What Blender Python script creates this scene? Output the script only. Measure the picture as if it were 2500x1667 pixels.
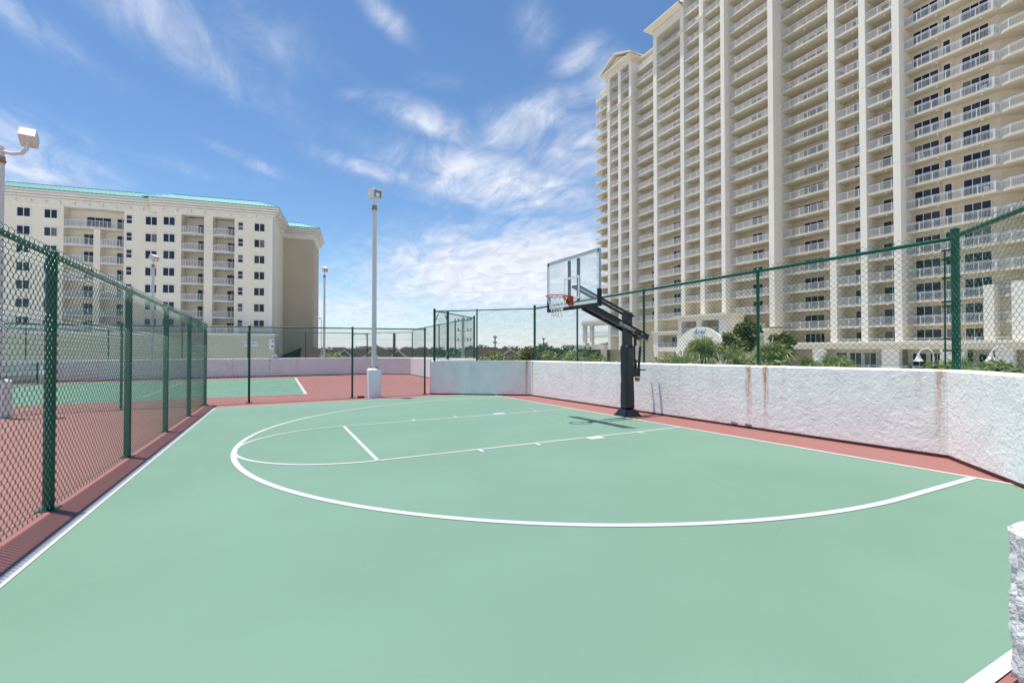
import bpy, bmesh, math, random
import numpy as np
from mathutils import Vector, Matrix
random.seed(7); RNG = np.random.default_rng(7)
for o in list(bpy.data.objects): bpy.data.objects.remove(o)
SC = bpy.context.scene; COL = SC.collection
rad = math.radians

# ------------------------------------------------------------------ camera
cam = bpy.data.cameras.new('camera'); cam.sensor_width = 36; cam.sensor_fit = 'HORIZONTAL'
cam.lens = 1143.6/2500*36; cam.clip_start = .05; cam.clip_end = 4000
camo = bpy.data.objects.new('camera', cam); COL.objects.link(camo)
camo.location = (8.4199, -7.0311, 1.5732); camo.rotation_euler = (rad(90.8), 0, 1.1042)
SC.camera = camo
# ------------------------------------------------------------------ light
SUN_H = (-.140, -.129)                       # horizontal offset towards the sun per metre of height
sun = bpy.data.lights.new('sun', 'SUN'); sun.energy = 5.0; sun.angle = rad(.53); sun.color = (1, .965, .9)
suno = bpy.data.objects.new('sun', sun); COL.objects.link(suno); suno.location = (0, 0, 120)
suno.rotation_euler = Vector((SUN_H[0], SUN_H[1], 1)).to_track_quat('Z', 'Y').to_euler()
SC.view_settings.view_transform = 'Standard'; SC.view_settings.look = 'None'
SC.view_settings.exposure = .55; SC.view_settings.gamma = 1; SC.view_settings.use_curve_mapping = False
SKY_STRENGTH = .098
W = bpy.data.worlds.new('World'); SC.world = W; W.use_nodes = True
NT = W.node_tree; NT.nodes.clear()
def wn(t, **k):
    n = NT.nodes.new(t)
    for a, b in k.items(): setattr(n, a, b)
    return n
def wm(op, a, b=None, c=None, clamp=False):
    n = wn('ShaderNodeMath', operation=op, use_clamp=clamp)
    for i, v in enumerate((a, b, c)):
        if v is None: continue
        if isinstance(v, (int, float)): n.inputs[i].default_value = v
        else: NT.links.new(v, n.inputs[i])
    return n.outputs[0]
sky = wn('ShaderNodeTexSky', sky_type='NISHITA', sun_disc=False, sun_elevation=math.atan(1/math.hypot(*SUN_H)),
         sun_rotation=math.atan2(SUN_H[0], SUN_H[1]), altitude=10, air_density=1.0, dust_density=.05, ozone_density=3.0)
tc = wn('ShaderNodeTexCoord'); sep = wn('ShaderNodeSeparateXYZ'); NT.links.new(tc.outputs['Generated'], sep.inputs[0])
DX, DY, DZ = sep.outputs
az = wm('MULTIPLY', wm('ARCTAN2', DX, DY), 180/math.pi); el = wm('MULTIPLY', wm('ARCSINE', DZ), 180/math.pi)
# cloud layer seen from below: noise on a flat layer overhead
den = wm('ADD', wm('MAXIMUM', DZ, 0.0), .16)
px, py = wm('DIVIDE', DX, den), wm('DIVIDE', DY, den)
cmb = wn('ShaderNodeCombineXYZ'); NT.links.new(px, cmb.inputs[0]); NT.links.new(py, cmb.inputs[1])
def wnoise(scale, detail, rough, dist, rot=0, sc=(1, 1, 1), off=(0, 0, 0)):
    mp = wn('ShaderNodeMapping'); mp.inputs['Rotation'].default_value = (0, 0, rad(rot)); mp.inputs['Scale'].default_value = sc
    mp.inputs['Location'].default_value = off; NT.links.new(cmb.outputs[0], mp.inputs[0])
    n = wn('ShaderNodeTexNoise'); n.inputs['Scale'].default_value = scale; n.inputs['Detail'].default_value = detail
    n.inputs['Roughness'].default_value = rough; n.inputs['Distortion'].default_value = dist
    NT.links.new(mp.outputs[0], n.inputs['Vector']); return n.outputs['Fac']
nA = wnoise(3.4, 14, .66, .9, rot=-28, sc=(1, 1.9, 1))
nB = wnoise(6, 6, .55, .8, rot=15, off=(3.1, 1.7, 0), sc=(1, 1.4, 1))
nC = wnoise(.42, 4, .5, .2, off=(7.3, 2.2, 0))
# banks of cloud standing in the sky: azimuth, elevation, half width, half height (degrees), tilt, density
BANKS = [(-102.4, 30.0, 10, 2.2, -22, .46), (-110, 26, 5, 1.2, -22, .35), (-91, 31, 7, 2.6, -15, .26), (-78.6, 34.6, 2.8, 1.0, -28, .6),
         (-110, 15.0, 5, 2.9, -8, .62), (-99, 17.5, 6, .7, -4, .2), (-72.8, 25.4, 5.5, 1.3, -14, .6), (-60.7, 26.0, 6.2, 2.0, 14, .58),
         (-66.3, 19.6, 9, 2.4, -9, .8), (-78.5, 19.9, 6, .8, -8, .55), (-60.7, 34.8, 2.2, 2.2, 0, .34), (-55, 31.8, 2.6, 1.1, 20, .55),
         (-51.8, 29, 3, 2.2, 30, .5), (-55, 23, 5.5, 2.6, 8, .6), (-62.5, 9.0, 13, 4.0, 3, 1.25), (-72.5, 7.4, 8, 2.2, 3, .85),
         (-78.9, 4.2, 12, 2.6, 0, .8), (-58.8, 4.4, 15, 2.7, 0, .72), (-92.6, 19.2, 3.0, .5, -16, .36), (-82.7, 27.3, 1.5, .55, 8, .42),
         (-77.5, 10.1, 2.5, .9, 8, .5), (-65.0, 13.6, 7.5, .7, 4, .42), (-72, 29.5, 3, .7, 0, .3), (-88, 8, 10, 1.2, 0, .3),
         (-30, 18, 14, 4, 6, .6), (-5, 26, 10, 3, -12, .5), (20, 9, 22, 3.5, 0, .8), (60, 22, 13, 4, 15, .6), (100, 8, 25, 3.5, 0, .8),
         (150, 24, 14, 4, -10, .6), (-160, 9, 22, 3.5, 0, .8), (-140, 24, 12, 3.5, -18, .6), (-128, 12, 9, 3, -6, .5), (175, 38, 14, 4, 10, .5)]
tot = None
for a0, e0, wa, we, tilt, k in BANKS:
    da, de = wm('SUBTRACT', az, a0), wm('SUBTRACT', el, e0)
    c, s = math.cos(rad(tilt)), math.sin(rad(tilt))
    qx = wm('MULTIPLY', wm('ADD', wm('MULTIPLY', da, c), wm('MULTIPLY', de, s)), 1/wa)
    qy = wm('MULTIPLY', wm('SUBTRACT', wm('MULTIPLY', de, c), wm('MULTIPLY', da, s)), 1/we)
    q = wm('ADD', wm('MULTIPLY', qx, qx), wm('MULTIPLY', qy, qy))
    b = wm('MULTIPLY', wm('POWER', math.e, wm('MULTIPLY', q, -.5)), k)
    tot = b if tot is None else wm('MAXIMUM', tot, b)
tot = wm('MAXIMUM', tot, wm('MULTIPLY', wm('POWER', math.e, wm('MULTIPLY', wm('MULTIPLY', el, el), -1/30)), .82))
fb = wm('ADD', wm('MULTIPLY', nA, .80), wm('MULTIPLY', nB, .20))
fb = wm('MULTIPLY', wm('MULTIPLY', wm('SUBTRACT', fb, .5), 4.4), wm('MINIMUM', 1.0, wm('ADD', .38, wm('MULTIPLY', wm('MAXIMUM', el, 0.0), .038))))
dens = wm('ADD', wm('MULTIPLY', tot, 1.0), wm('MULTIPLY', fb, wm('ADD', wm('MULTIPLY', wm('MINIMUM', tot, .75), .75), .05)))
dens = wm('ADD', dens, wm('MULTIPLY', wm('SUBTRACT', nC, .42), .38))
mr = wn('ShaderNodeMapRange', interpolation_type='SMOOTHSTEP'); mr.inputs['From Min'].default_value = .05; mr.inputs['From Max'].default_value = 1.2
NT.links.new(dens, mr.inputs['Value']); mask = wm('MULTIPLY', mr.outputs[0], .95)
shade = wn('ShaderNodeMapRange'); shade.inputs['From Min'].default_value = .35; shade.inputs['From Max'].default_value = .68
shade.inputs['To Min'].default_value = .80; shade.inputs['To Max'].default_value = 1.05; NT.links.new(nB, shade.inputs['Value'])
ccol = wn('ShaderNodeMixRGB', blend_type='MULTIPLY'); ccol.inputs['Fac'].default_value = 1; ccol.inputs['Color1'].default_value = (6.6, 6.85, 7.5, 1)
NT.links.new(shade.outputs[0], ccol.inputs['Color2'])
tint = wn('ShaderNodeMixRGB', blend_type='MULTIPLY'); tint.inputs['Fac'].default_value = 1; tint.inputs['Color2'].default_value = (.79, .95, 1.05, 1)
NT.links.new(sky.outputs[0], tint.inputs['Color1'])
mixc = wn('ShaderNodeMixRGB'); NT.links.new(mask, mixc.inputs['Fac']); NT.links.new(tint.outputs[0], mixc.inputs['Color1']); NT.links.new(ccol.outputs[0], mixc.inputs['Color2'])
bg = wn('ShaderNodeBackground'); bg.inputs['Strength'].default_value = SKY_STRENGTH
out = wn('ShaderNodeOutputWorld'); NT.links.new(mixc.outputs[0], bg.inputs['Color']); NT.links.new(bg.outputs[0], out.inputs['Surface'])

# ------------------------------------------------------------------ materials
MATS = {}
def mat(name, col, rough=.6, spec=.35, var=0, vscale=3.0, bump=0, bscale=40, bdist=.01, metal=0, vcol=None, coat=0, detail=6, stretch=None):
    """base colour mottled towards vcol by noise, plus noise relief"""
    m = bpy.data.materials.new(name); m.use_nodes = True; MATS[name] = m
    t = m.node_tree; b = t.nodes['Principled BSDF']
    b.inputs['Base Color'].default_value = (*col, 1); b.inputs['Roughness'].default_value = rough
    b.inputs['Specular IOR Level'].default_value = spec; b.inputs['Metallic'].default_value = metal; b.inputs['Coat Weight'].default_value = coat
    tcn = t.nodes.new('ShaderNodeTexCoord'); vec = tcn.outputs['Object']
    if stretch:
        mp = t.nodes.new('ShaderNodeMapping'); mp.inputs['Scale'].default_value = stretch; t.links.new(vec, mp.inputs[0]); vec = mp.outputs[0]
    if var:
        n = t.nodes.new('ShaderNodeTexNoise'); n.inputs['Scale'].default_value = vscale; n.inputs['Detail'].default_value = detail; n.inputs['Roughness'].default_value = .62
        t.links.new(vec, n.inputs['Vector'])
        r = t.nodes.new('ShaderNodeValToRGB'); v2 = vcol or tuple(c*(1-var) for c in col)
        r.color_ramp.elements[0].position = .32; r.color_ramp.elements[0].color = (*v2, 1)
        r.color_ramp.elements[1].position = .68; r.color_ramp.elements[1].color = (*col, 1)
        t.links.new(n.outputs['Fac'], r.inputs[0]); t.links.new(r.outputs[0], b.inputs['Base Color'])
    if bump:
        n2 = t.nodes.new('ShaderNodeTexNoise'); n2.inputs['Scale'].default_value = bscale; n2.inputs['Detail'].default_value = 5
        t.links.new(vec, n2.inputs['Vector'])
        bp = t.nodes.new('ShaderNodeBump'); bp.inputs['Strength'].default_value = bump; bp.inputs['Distance'].default_value = bdist
        t.links.new(n2.outputs['Fac'], bp.inputs['Height']); t.links.new(bp.outputs[0], b.inputs['Normal'])
    return m
def court_mat(name, col, scuff, worn):
    """acrylic court paint: broad roller lap tone, fine grain, hair scuffs and small chips"""
    m = mat(name, col, rough=.62, spec=.3); t = m.node_tree; b = t.nodes['Principled BSDF']; L = t.links
    tcn = t.nodes.new('ShaderNodeTexCoord'); vec = tcn.outputs['Object']
    def noise(sc, det, ro=.6, st=None, rot=0):
        v = vec
        if st:
            mp = t.nodes.new('ShaderNodeMapping'); mp.inputs['Scale'].default_value = st; mp.inputs['Rotation'].default_value = (0, 0, rad(rot)); L.new(vec, mp.inputs[0]); v = mp.outputs[0]
        n = t.nodes.new('ShaderNodeTexNoise'); n.inputs['Scale'].default_value = sc; n.inputs['Detail'].default_value = det; n.inputs['Roughness'].default_value = ro
        L.new(v, n.inputs['Vector']); return n.outputs['Fac']
    def ramp(f, p0, p1, c0, c1):
        r = t.nodes.new('ShaderNodeValToRGB'); e = r.color_ramp.elements; e[0].position = p0; e[0].color = (*c0, 1); e[1].position = p1; e[1].color = (*c1, 1)
        L.new(f, r.inputs[0]); return r.outputs[0]
    def mix(f, a, c, mode='MIX', k=None):
        x = t.nodes.new('ShaderNodeMixRGB'); x.blend_type = mode
        if k is not None: x.inputs[0].default_value = k
        else: L.new(f, x.inputs[0])
        L.new(a, x.inputs[1])
        if isinstance(c, tuple): x.inputs[2].default_value = (*c, 1)
        else: L.new(c, x.inputs[2])
        return x.outputs[0]
    base = ramp(noise(.35, 5), .3, .72, tuple(c*.925 for c in col), tuple(min(1, c*1.05) for c in col))
    base = mix(None, base, ramp(noise(.5, 4, .5, (1, .16, 1), 12), .3, .7, (.955, .96, .955), (1, 1, 1)), 'MULTIPLY', .9)
    base = mix(None, base, ramp(noise(160, 3), .3, .7, (.95, .95, .95), (1.03, 1.03, 1.03)), 'MULTIPLY', 1)
    sc = ramp(noise(1.1, 10, .72, (1, .12, 1), 62), .63, .73, (0, 0, 0), (.42, .42, .42)); base = mix(sc, base, scuff)
    sc2 = ramp(noise(.9, 9, .7, (.1, 1, 1), 25), .645, .73, (0, 0, 0), (.42, .42, .42)); base = mix(sc2, base, worn)
    chip = ramp(noise(9, 2, .5), .80, .815, (0, 0, 0), (.7, .7, .7)); base = mix(chip, base, worn)
    # hairline crazing and rubbed ball marks
    wv = t.nodes.new('ShaderNodeMixRGB'); wv.inputs[0].default_value = .22; nv = t.nodes.new('ShaderNodeTexNoise'); nv.inputs['Scale'].default_value = .9; nv.inputs['Detail'].default_value = 6; L.new(vec, nv.inputs['Vector']); L.new(vec, wv.inputs[1]); L.new(nv.outputs['Color'], wv.inputs[2])
    vo = t.nodes.new('ShaderNodeTexVoronoi'); vo.feature = 'DISTANCE_TO_EDGE'; vo.inputs['Scale'].default_value = .34; L.new(wv.outputs[0], vo.inputs['Vector'])
    ck = t.nodes.new('ShaderNodeMapRange'); ck.inputs[1].default_value = .0012; ck.inputs[2].default_value = .0032; ck.inputs[3].default_value = .30; ck.inputs[4].default_value = 0; L.new(vo.outputs['Distance'], ck.inputs[0])
    gate = ramp(noise(.55, 3), .52, .62, (0, 0, 0), (1, 1, 1)); gm = t.nodes.new('ShaderNodeMath'); gm.operation = 'MULTIPLY'; L.new(ck.outputs[0], gm.inputs[0]); L.new(gate, gm.inputs[1])
    base = mix(gm.outputs[0], base, tuple(c*.62 for c in col))
    base = mix(ramp(noise(3.2, 7, .7, (1, .45, 1), 40), .64, .80, (0, 0, 0), (.30, .30, .30)), base, tuple(c*.72 for c in col))
    L.new(base, b.inputs['Base Color'])
    bp = t.nodes.new('ShaderNodeBump'); bp.inputs['Strength'].default_value = .18; bp.inputs['Distance'].default_value = .004
    L.new(noise(220, 3), bp.inputs['Height']); L.new(bp.outputs[0], b.inputs['Normal'])
    return m
def stucco_mat(name, col, streaks, relief=1.0, h=1.2):
    """knock-down stucco; UV = metres along the wall, metres up; rust runs hang below the fence posts"""
    m = mat(name, col, rough=.85, spec=.2); t = m.node_tree; b = t.nodes['Principled BSDF']; L = t.links
    uv = t.nodes.new('ShaderNodeUVMap').outputs[0]
    tcn = t.nodes.new('ShaderNodeTexCoord').outputs['Object']
    def M(op, a, c=None, d=None, clamp=False):
        n = t.nodes.new('ShaderNodeMath'); n.operation = op; n.use_clamp = clamp
        for i, v in enumerate((a, c, d)):
            if v is None: continue
            if isinstance(v, (int, float)): n.inputs[i].default_value = v
            else: L.new(v, n.inputs[i])
        return n.outputs[0]
    def noise(v, sc, det=5, ro=.6, dist=0):
        n = t.nodes.new('ShaderNodeTexNoise'); n.inputs['Scale'].default_value = sc; n.inputs['Detail'].default_value = det
        n.inputs['Roughness'].default_value = ro; n.inputs['Distortion'].default_value = dist; L.new(v, n.inputs['Vector']); return n.outputs['Fac']
    s = t.nodes.new('ShaderNodeSeparateXYZ'); L.new(uv, s.inputs[0]); U, V = s.outputs[0], s.outputs[1]
    patch = noise(tcn, 2.2, 4)
    r = t.nodes.new('ShaderNodeValToRGB'); e = r.color_ramp.elements
    e[0].position = .3; e[0].color = (*[c*.9 for c in col], 1); e[1].position = .62; e[1].color = (*col, 1); L.new(patch, r.inputs[0]); colr = r.outputs[0]
    mpn = t.nodes.new('ShaderNodeMapping'); mpn.inputs['Scale'].default_value = (6, .35, 1); L.new(uv, mpn.inputs[0])
    wob = noise(mpn.outputs[0], 3, 5, .7)
    mf_ = t.nodes.new('ShaderNodeMapping'); mf_.inputs['Scale'].default_value = (16, 1.6, 1); L.new(uv, mf_.inputs[0]); fine = noise(mf_.outputs[0], 2.2, 6, .72)
    tot = None
    for x0, w, k, ln in streaks:
        d = M('ABSOLUTE', M('SUBTRACT', M('ADD', U, M('MULTIPLY', M('SUBTRACT', wob, .5), .16)), x0))
        a = M('SUBTRACT', 1.0, M('DIVIDE', d, w), clamp=True)
        fade = M('SUBTRACT', 1.0, M('DIVIDE', M('SUBTRACT', h, V), ln), clamp=True)
        a = M('MULTIPLY', M('MULTIPLY', M('POWER', a, .6), k), M('ADD', M('MULTIPLY', fade, 1.1), .03))
        tot = a if tot is None else M('MAXIMUM', tot, a)
    if tot is not None:
        tot = M('MULTIPLY', tot, M('MULTIPLY', M('SUBTRACT', fine, .34), 4.2, clamp=True), clamp=True)
        x = t.nodes.new('ShaderNodeMixRGB'); L.new(tot, x.inputs[0]); L.new(colr, x.inputs[1]); x.inputs[2].default_value = (.46, .175, .03, 1); colr = x.outputs[0]
    # grime runs and the scuffed foot of the wall
    mg = t.nodes.new('ShaderNodeMapping'); mg.inputs['Scale'].default_value = (2.2, .12, 1); L.new(uv, mg.inputs[0])
    gr = t.nodes.new('ShaderNodeMapRange'); gr.inputs[1].default_value = .58; gr.inputs[2].default_value = .8; gr.inputs[4].default_value = .28; L.new(noise(mg.outputs[0], 2.4, 6, .7), gr.inputs[0])
    x = t.nodes.new('ShaderNodeMixRGB'); L.new(gr.outputs[0], x.inputs[0]); L.new(colr, x.inputs[1]); x.inputs[2].default_value = (.52, .47, .40, 1); colr = x.outputs[0]
    L.new(colr, b.inputs['Base Color'])
    n1 = noise(tcn, 7, 4, .58, .7); n2 = noise(tcn, 19, 5, .62, .5); n3 = noise(tcn, 90, 3)
    pl = t.nodes.new('ShaderNodeMapRange'); pl.interpolation_type = 'SMOOTHSTEP'; pl.inputs[1].default_value = .44; pl.inputs[2].default_value = .56; L.new(n1, pl.inputs[0]); area = t.nodes.new('ShaderNodeMapRange'); area.inputs[1].default_value = .35; area.inputs[2].default_value = .65; area.inputs[3].default_value = .25; area.inputs[4].default_value = 1.15; L.new(noise(tcn, 1.6, 3), area.inputs[0])
    p2 = t.nodes.new('ShaderNodeMapRange'); p2.interpolation_type = 'SMOOTHSTEP'; p2.inputs[1].default_value = .46; p2.inputs[2].default_value = .57; L.new(n2, p2.inputs[0])
    hgt = M('ADD', M('ADD', M('MULTIPLY', pl.outputs[0], .5), M('MULTIPLY', M('MULTIPLY', p2.outputs[0], .6), area.outputs[0])), M('MULTIPLY', n3, .12))
    bp = t.nodes.new('ShaderNodeBump'); bp.inputs['Strength'].default_value = min(1, .8*relief); bp.inputs['Distance'].default_value = .0058*relief
    L.new(hgt, bp.inputs['Height']); L.new(bp.outputs[0], b.inputs['Normal'])
    return m
def leaf_mat(name, c0, c1, c2=None):
    m = bpy.data.materials.new(name); m.use_nodes = True; MATS[name] = m; t = m.node_tree; b = t.nodes['Principled BSDF']
    g = t.nodes.new('ShaderNodeNewGeometry'); r = t.nodes.new('ShaderNodeValToRGB'); e = r.color_ramp.elements
    e[0].color = (*c0, 1); e[1].color = (*c1, 1)
    if c2: k = e.new(.9); k.color = (*c1, 1); e[2].color = (*c2, 1)
    t.links.new(g.outputs['Random Per Island'], r.inputs[0]); t.links.new(r.outputs[0], b.inputs['Base Color'])
    b.inputs['Roughness'].default_value = .5; b.inputs['Specular IOR Level'].default_value = .3
    tr = t.nodes.new('ShaderNodeBsdfTranslucent'); t.links.new(r.outputs[0], tr.inputs[0])
    mx = t.nodes.new('ShaderNodeMixShader'); mx.inputs[0].default_value = .3
    t.links.new(b.outputs[0], mx.inputs[1]); t.links.new(tr.outputs[0], mx.inputs[2]); t.links.new(mx.outputs[0], t.nodes['Material Output'].inputs[0])
    return m
court_mat('court_green', (.130, .226, .168), (.160, .246, .193), (.19, .265, .21))
court_mat('tennis_green', (.115, .222, .158), (.145, .245, .185), (.18, .26, .21))
court_mat('court_red', (.252, .107, .094), (.275, .142, .128), (.29, .165, .15))
court_mat('line_white', (.45, .455, .45), (.38, .385, .37), (.31, .335, .31))
mat('dark_red', (.085, .018, .014), .6, var=.4, vscale=9)
mat('fence_green', (.002, .090, .048), .35, .35, var=.25, vscale=6, bump=.1, bscale=60, bdist=.002)
mat('wire_green', (.010, .135, .088), .22, .6)
mat('galvanised', (.45, .47, .48), .4, .5, metal=.8, var=.3)
mat('white_paint', (.72, .73, .72), .5, var=.12, vscale=2.5, vcol=(.60, .60, .57))
mat('pole_white', (.70, .71, .71), .42, .4, var=.15, vscale=1.6, vcol=(.60, .59, .56), stretch=(6, 6, .5))
mat('pedestal_white', (.90, .90, .885), .8, var=.12, vscale=3, bump=.5, bscale=22, bdist=.008)
mat('lamp_grey', (.50, .50, .50), .45)
mat('rust', (.22, .085, .025), .85, .2, var=.6, vscale=22, vcol=(.48, .40, .30))
mat('lamp_housing', (.66, .65, .62), .45, var=.15, vscale=5)
mat('reflector', (.55, .55, .52), .25, metal=.9)
mat('lamp_glass', (.13, .15, .15), .06, .6, coat=.5)
mat('black_steel', (.012, .016, .022), .32, .5, var=.3, vscale=7)
mat('black_vinyl', (.012, .017, .020), .30, .55, bump=.55, bscale=7, bdist=.03, stretch=(1, 1, 2.2))
mat('green_vinyl', (.008, .045, .030), .30, .55, bump=.5, bscale=7, bdist=.03, stretch=(1, 1, 2.2))
mat('rubber', (.02, .02, .022), .8)
mat('hoop_red', (.55, .050, .018), .38, .5, var=.2, vscale=14)
mat('net_white', (.70, .70, .68), .9)
mat('board_edge', (.36, .41, .44), .35, .5, metal=.2)
mat('decal_white', (.72, .74, .76), .5)
mat('decal_yellow', (.75, .70, .05), .5)
g = bpy.data.materials.new('acrylic'); g.use_nodes = True; MATS['acrylic'] = g; t = g.node_tree
tr = t.nodes.new('ShaderNodeBsdfTransparent'); tr.inputs[0].default_value = (.93, .965, .96, 1); gl = t.nodes.new('ShaderNodeBsdfGlossy'); gl.inputs[1].default_value = .02
df = t.nodes.new('ShaderNodeBsdfDiffuse'); df.inputs[0].default_value = (.75, .8, .8, 1)
m1 = t.nodes.new('ShaderNodeMixShader'); m2 = t.nodes.new('ShaderNodeMixShader'); m2.inputs[0].default_value = .08
lw = t.nodes.new('ShaderNodeLayerWeight'); lw.inputs[0].default_value = .5; pw_ = t.nodes.new('ShaderNodeMath'); pw_.operation = 'POWER'; pw_.inputs[1].default_value = 6; ml_ = t.nodes.new('ShaderNodeMath'); ml_.operation = 'MULTIPLY_ADD'; ml_.inputs[1].default_value = .85; ml_.inputs[2].default_value = .03
t.links.new(lw.outputs['Facing'], pw_.inputs[0]); t.links.new(pw_.outputs[0], ml_.inputs[0]); t.links.new(ml_.outputs[0], m1.inputs[0]); t.links.new(tr.outputs[0], m1.inputs[1]); t.links.new(gl.outputs[0], m1.inputs[2])
t.links.new(m1.outputs[0], m2.inputs[1]); t.links.new(df.outputs[0], m2.inputs[2]); t.links.new(m2.outputs[0], t.nodes['Material Output'].inputs[0])
# towers
mat('tower_wall', (.625, .55, .435), .85, .2, var=.06, vscale=.5, bump=.25, bscale=30, bdist=.01)
mat('tower_pier', (.80, .755, .66), .85, .2, var=.07, vscale=.25, vcol=(.74, .69, .60), bump=.25, bscale=30, bdist=.01, stretch=(1, 1, .25))
mat('tower_slab', (.665, .60, .475), .8, .2, var=.05, vscale=.6)
mat('tower_trim', (.72, .65, .54), .8, .2, var=.06, vscale=.8)
mat('cream_wall', (.82, .75, .62), .85, .2, var=.06, vscale=.4, bump=.2, bscale=30, bdist=.01, stretch=(1, 1, .35))
mat('tan_wall', (.53, .455, .345), .85, .2, var=.07, vscale=.4, stretch=(1, 1, .35))
mat('sage_wall', (.50, .50, .42), .85, .2, var=.08, vscale=.5)
mat('trim_white', (.74, .715, .665), .7, .25, var=.07, vscale=.8)
mat('frame_white', (.74, .74, .74), .45)
mat('rail_white', (.72, .73, .75), .45)
mat('pane_dark', (.008, .010, .014), .06, .3, var=.6, vscale=.35, vcol=(.03, .04, .055))
mat('pane_blind', (.045, .055, .07), .18, .35, var=.5, vscale=.7, stretch=(8, 1, .2))
mat('pane_curtain', (.20, .19, .17), .3, .3, var=.4, vscale=1.0, stretch=(9, 1, .2))
mat('roof_teal', (.20, .40, .36), .5, .4, var=.16, vscale=.8, vcol=(.17, .38, .34))
mat('seam_teal', (.06, .27, .24), .45, .4)
mat('sign_blue', (.03, .22, .55), .5)
mat('sign_grey', (.30, .30, .30), .6)
# town
mat('shingle', (.045, .037, .033), .9, .15, var=.35, vscale=7, bump=.5, bscale=30, bdist=.03)
mat('house_wall', (.20, .18, .145), .85, var=.1)
mat('house_trim', (.55, .53, .48), .7)
mat('wood_pole', (.10, .085, .065), .9, var=.4, vscale=8, stretch=(6, 6, .4))
mat('concrete', (.56, .55, .51), .9, var=.2, vscale=1.2, bump=.3)
mat('asphalt', (.12, .12, .12), .9, var=.3, vscale=1.5, bump=.3, bscale=120)
mat('sand', (.52, .49, .43), .95, var=.25, vscale=.3, bump=.4, bscale=20)
mat('bark', (.10, .08, .06), .95, var=.4, vscale=9, bump=.6, bscale=30)
leaf_mat('leaf_tree', (.03, .06, .016), (.08, .12, .03), (.13, .16, .05))
leaf_mat('leaf_far', (.030, .058, .028), (.070, .105, .048))
leaf_mat('leaf_palm', (.09, .14, .04), (.27, .31, .10), (.48, .44, .20))
leaf_mat('leaf_magnolia', (.03, .06, .014), (.15, .16, .03), (.32, .17, .04))
leaf_mat('leaf_bush', (.08, .125, .03), (.23, .26, .07), (.36, .34, .12))
# people and cloth
mat('skin', (.45, .26, .18), .6); mat('cloth_navy', (.03, .05, .14), .85); mat('cloth_grey', (.22, .22, .24), .85); mat('hair', (.04, .025, .015), .7)
mat('wicker', (.06, .045, .035), .8, var=.4, vscale=20); mat('towel', (.62, .60, .64), .95, var=.75, vscale=5, vcol=(.20, .08, .34)); mat('umbrella_red', (.42, .07, .035), .85); mat('towel_teal', (.22, .52, .55), .9)

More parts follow.
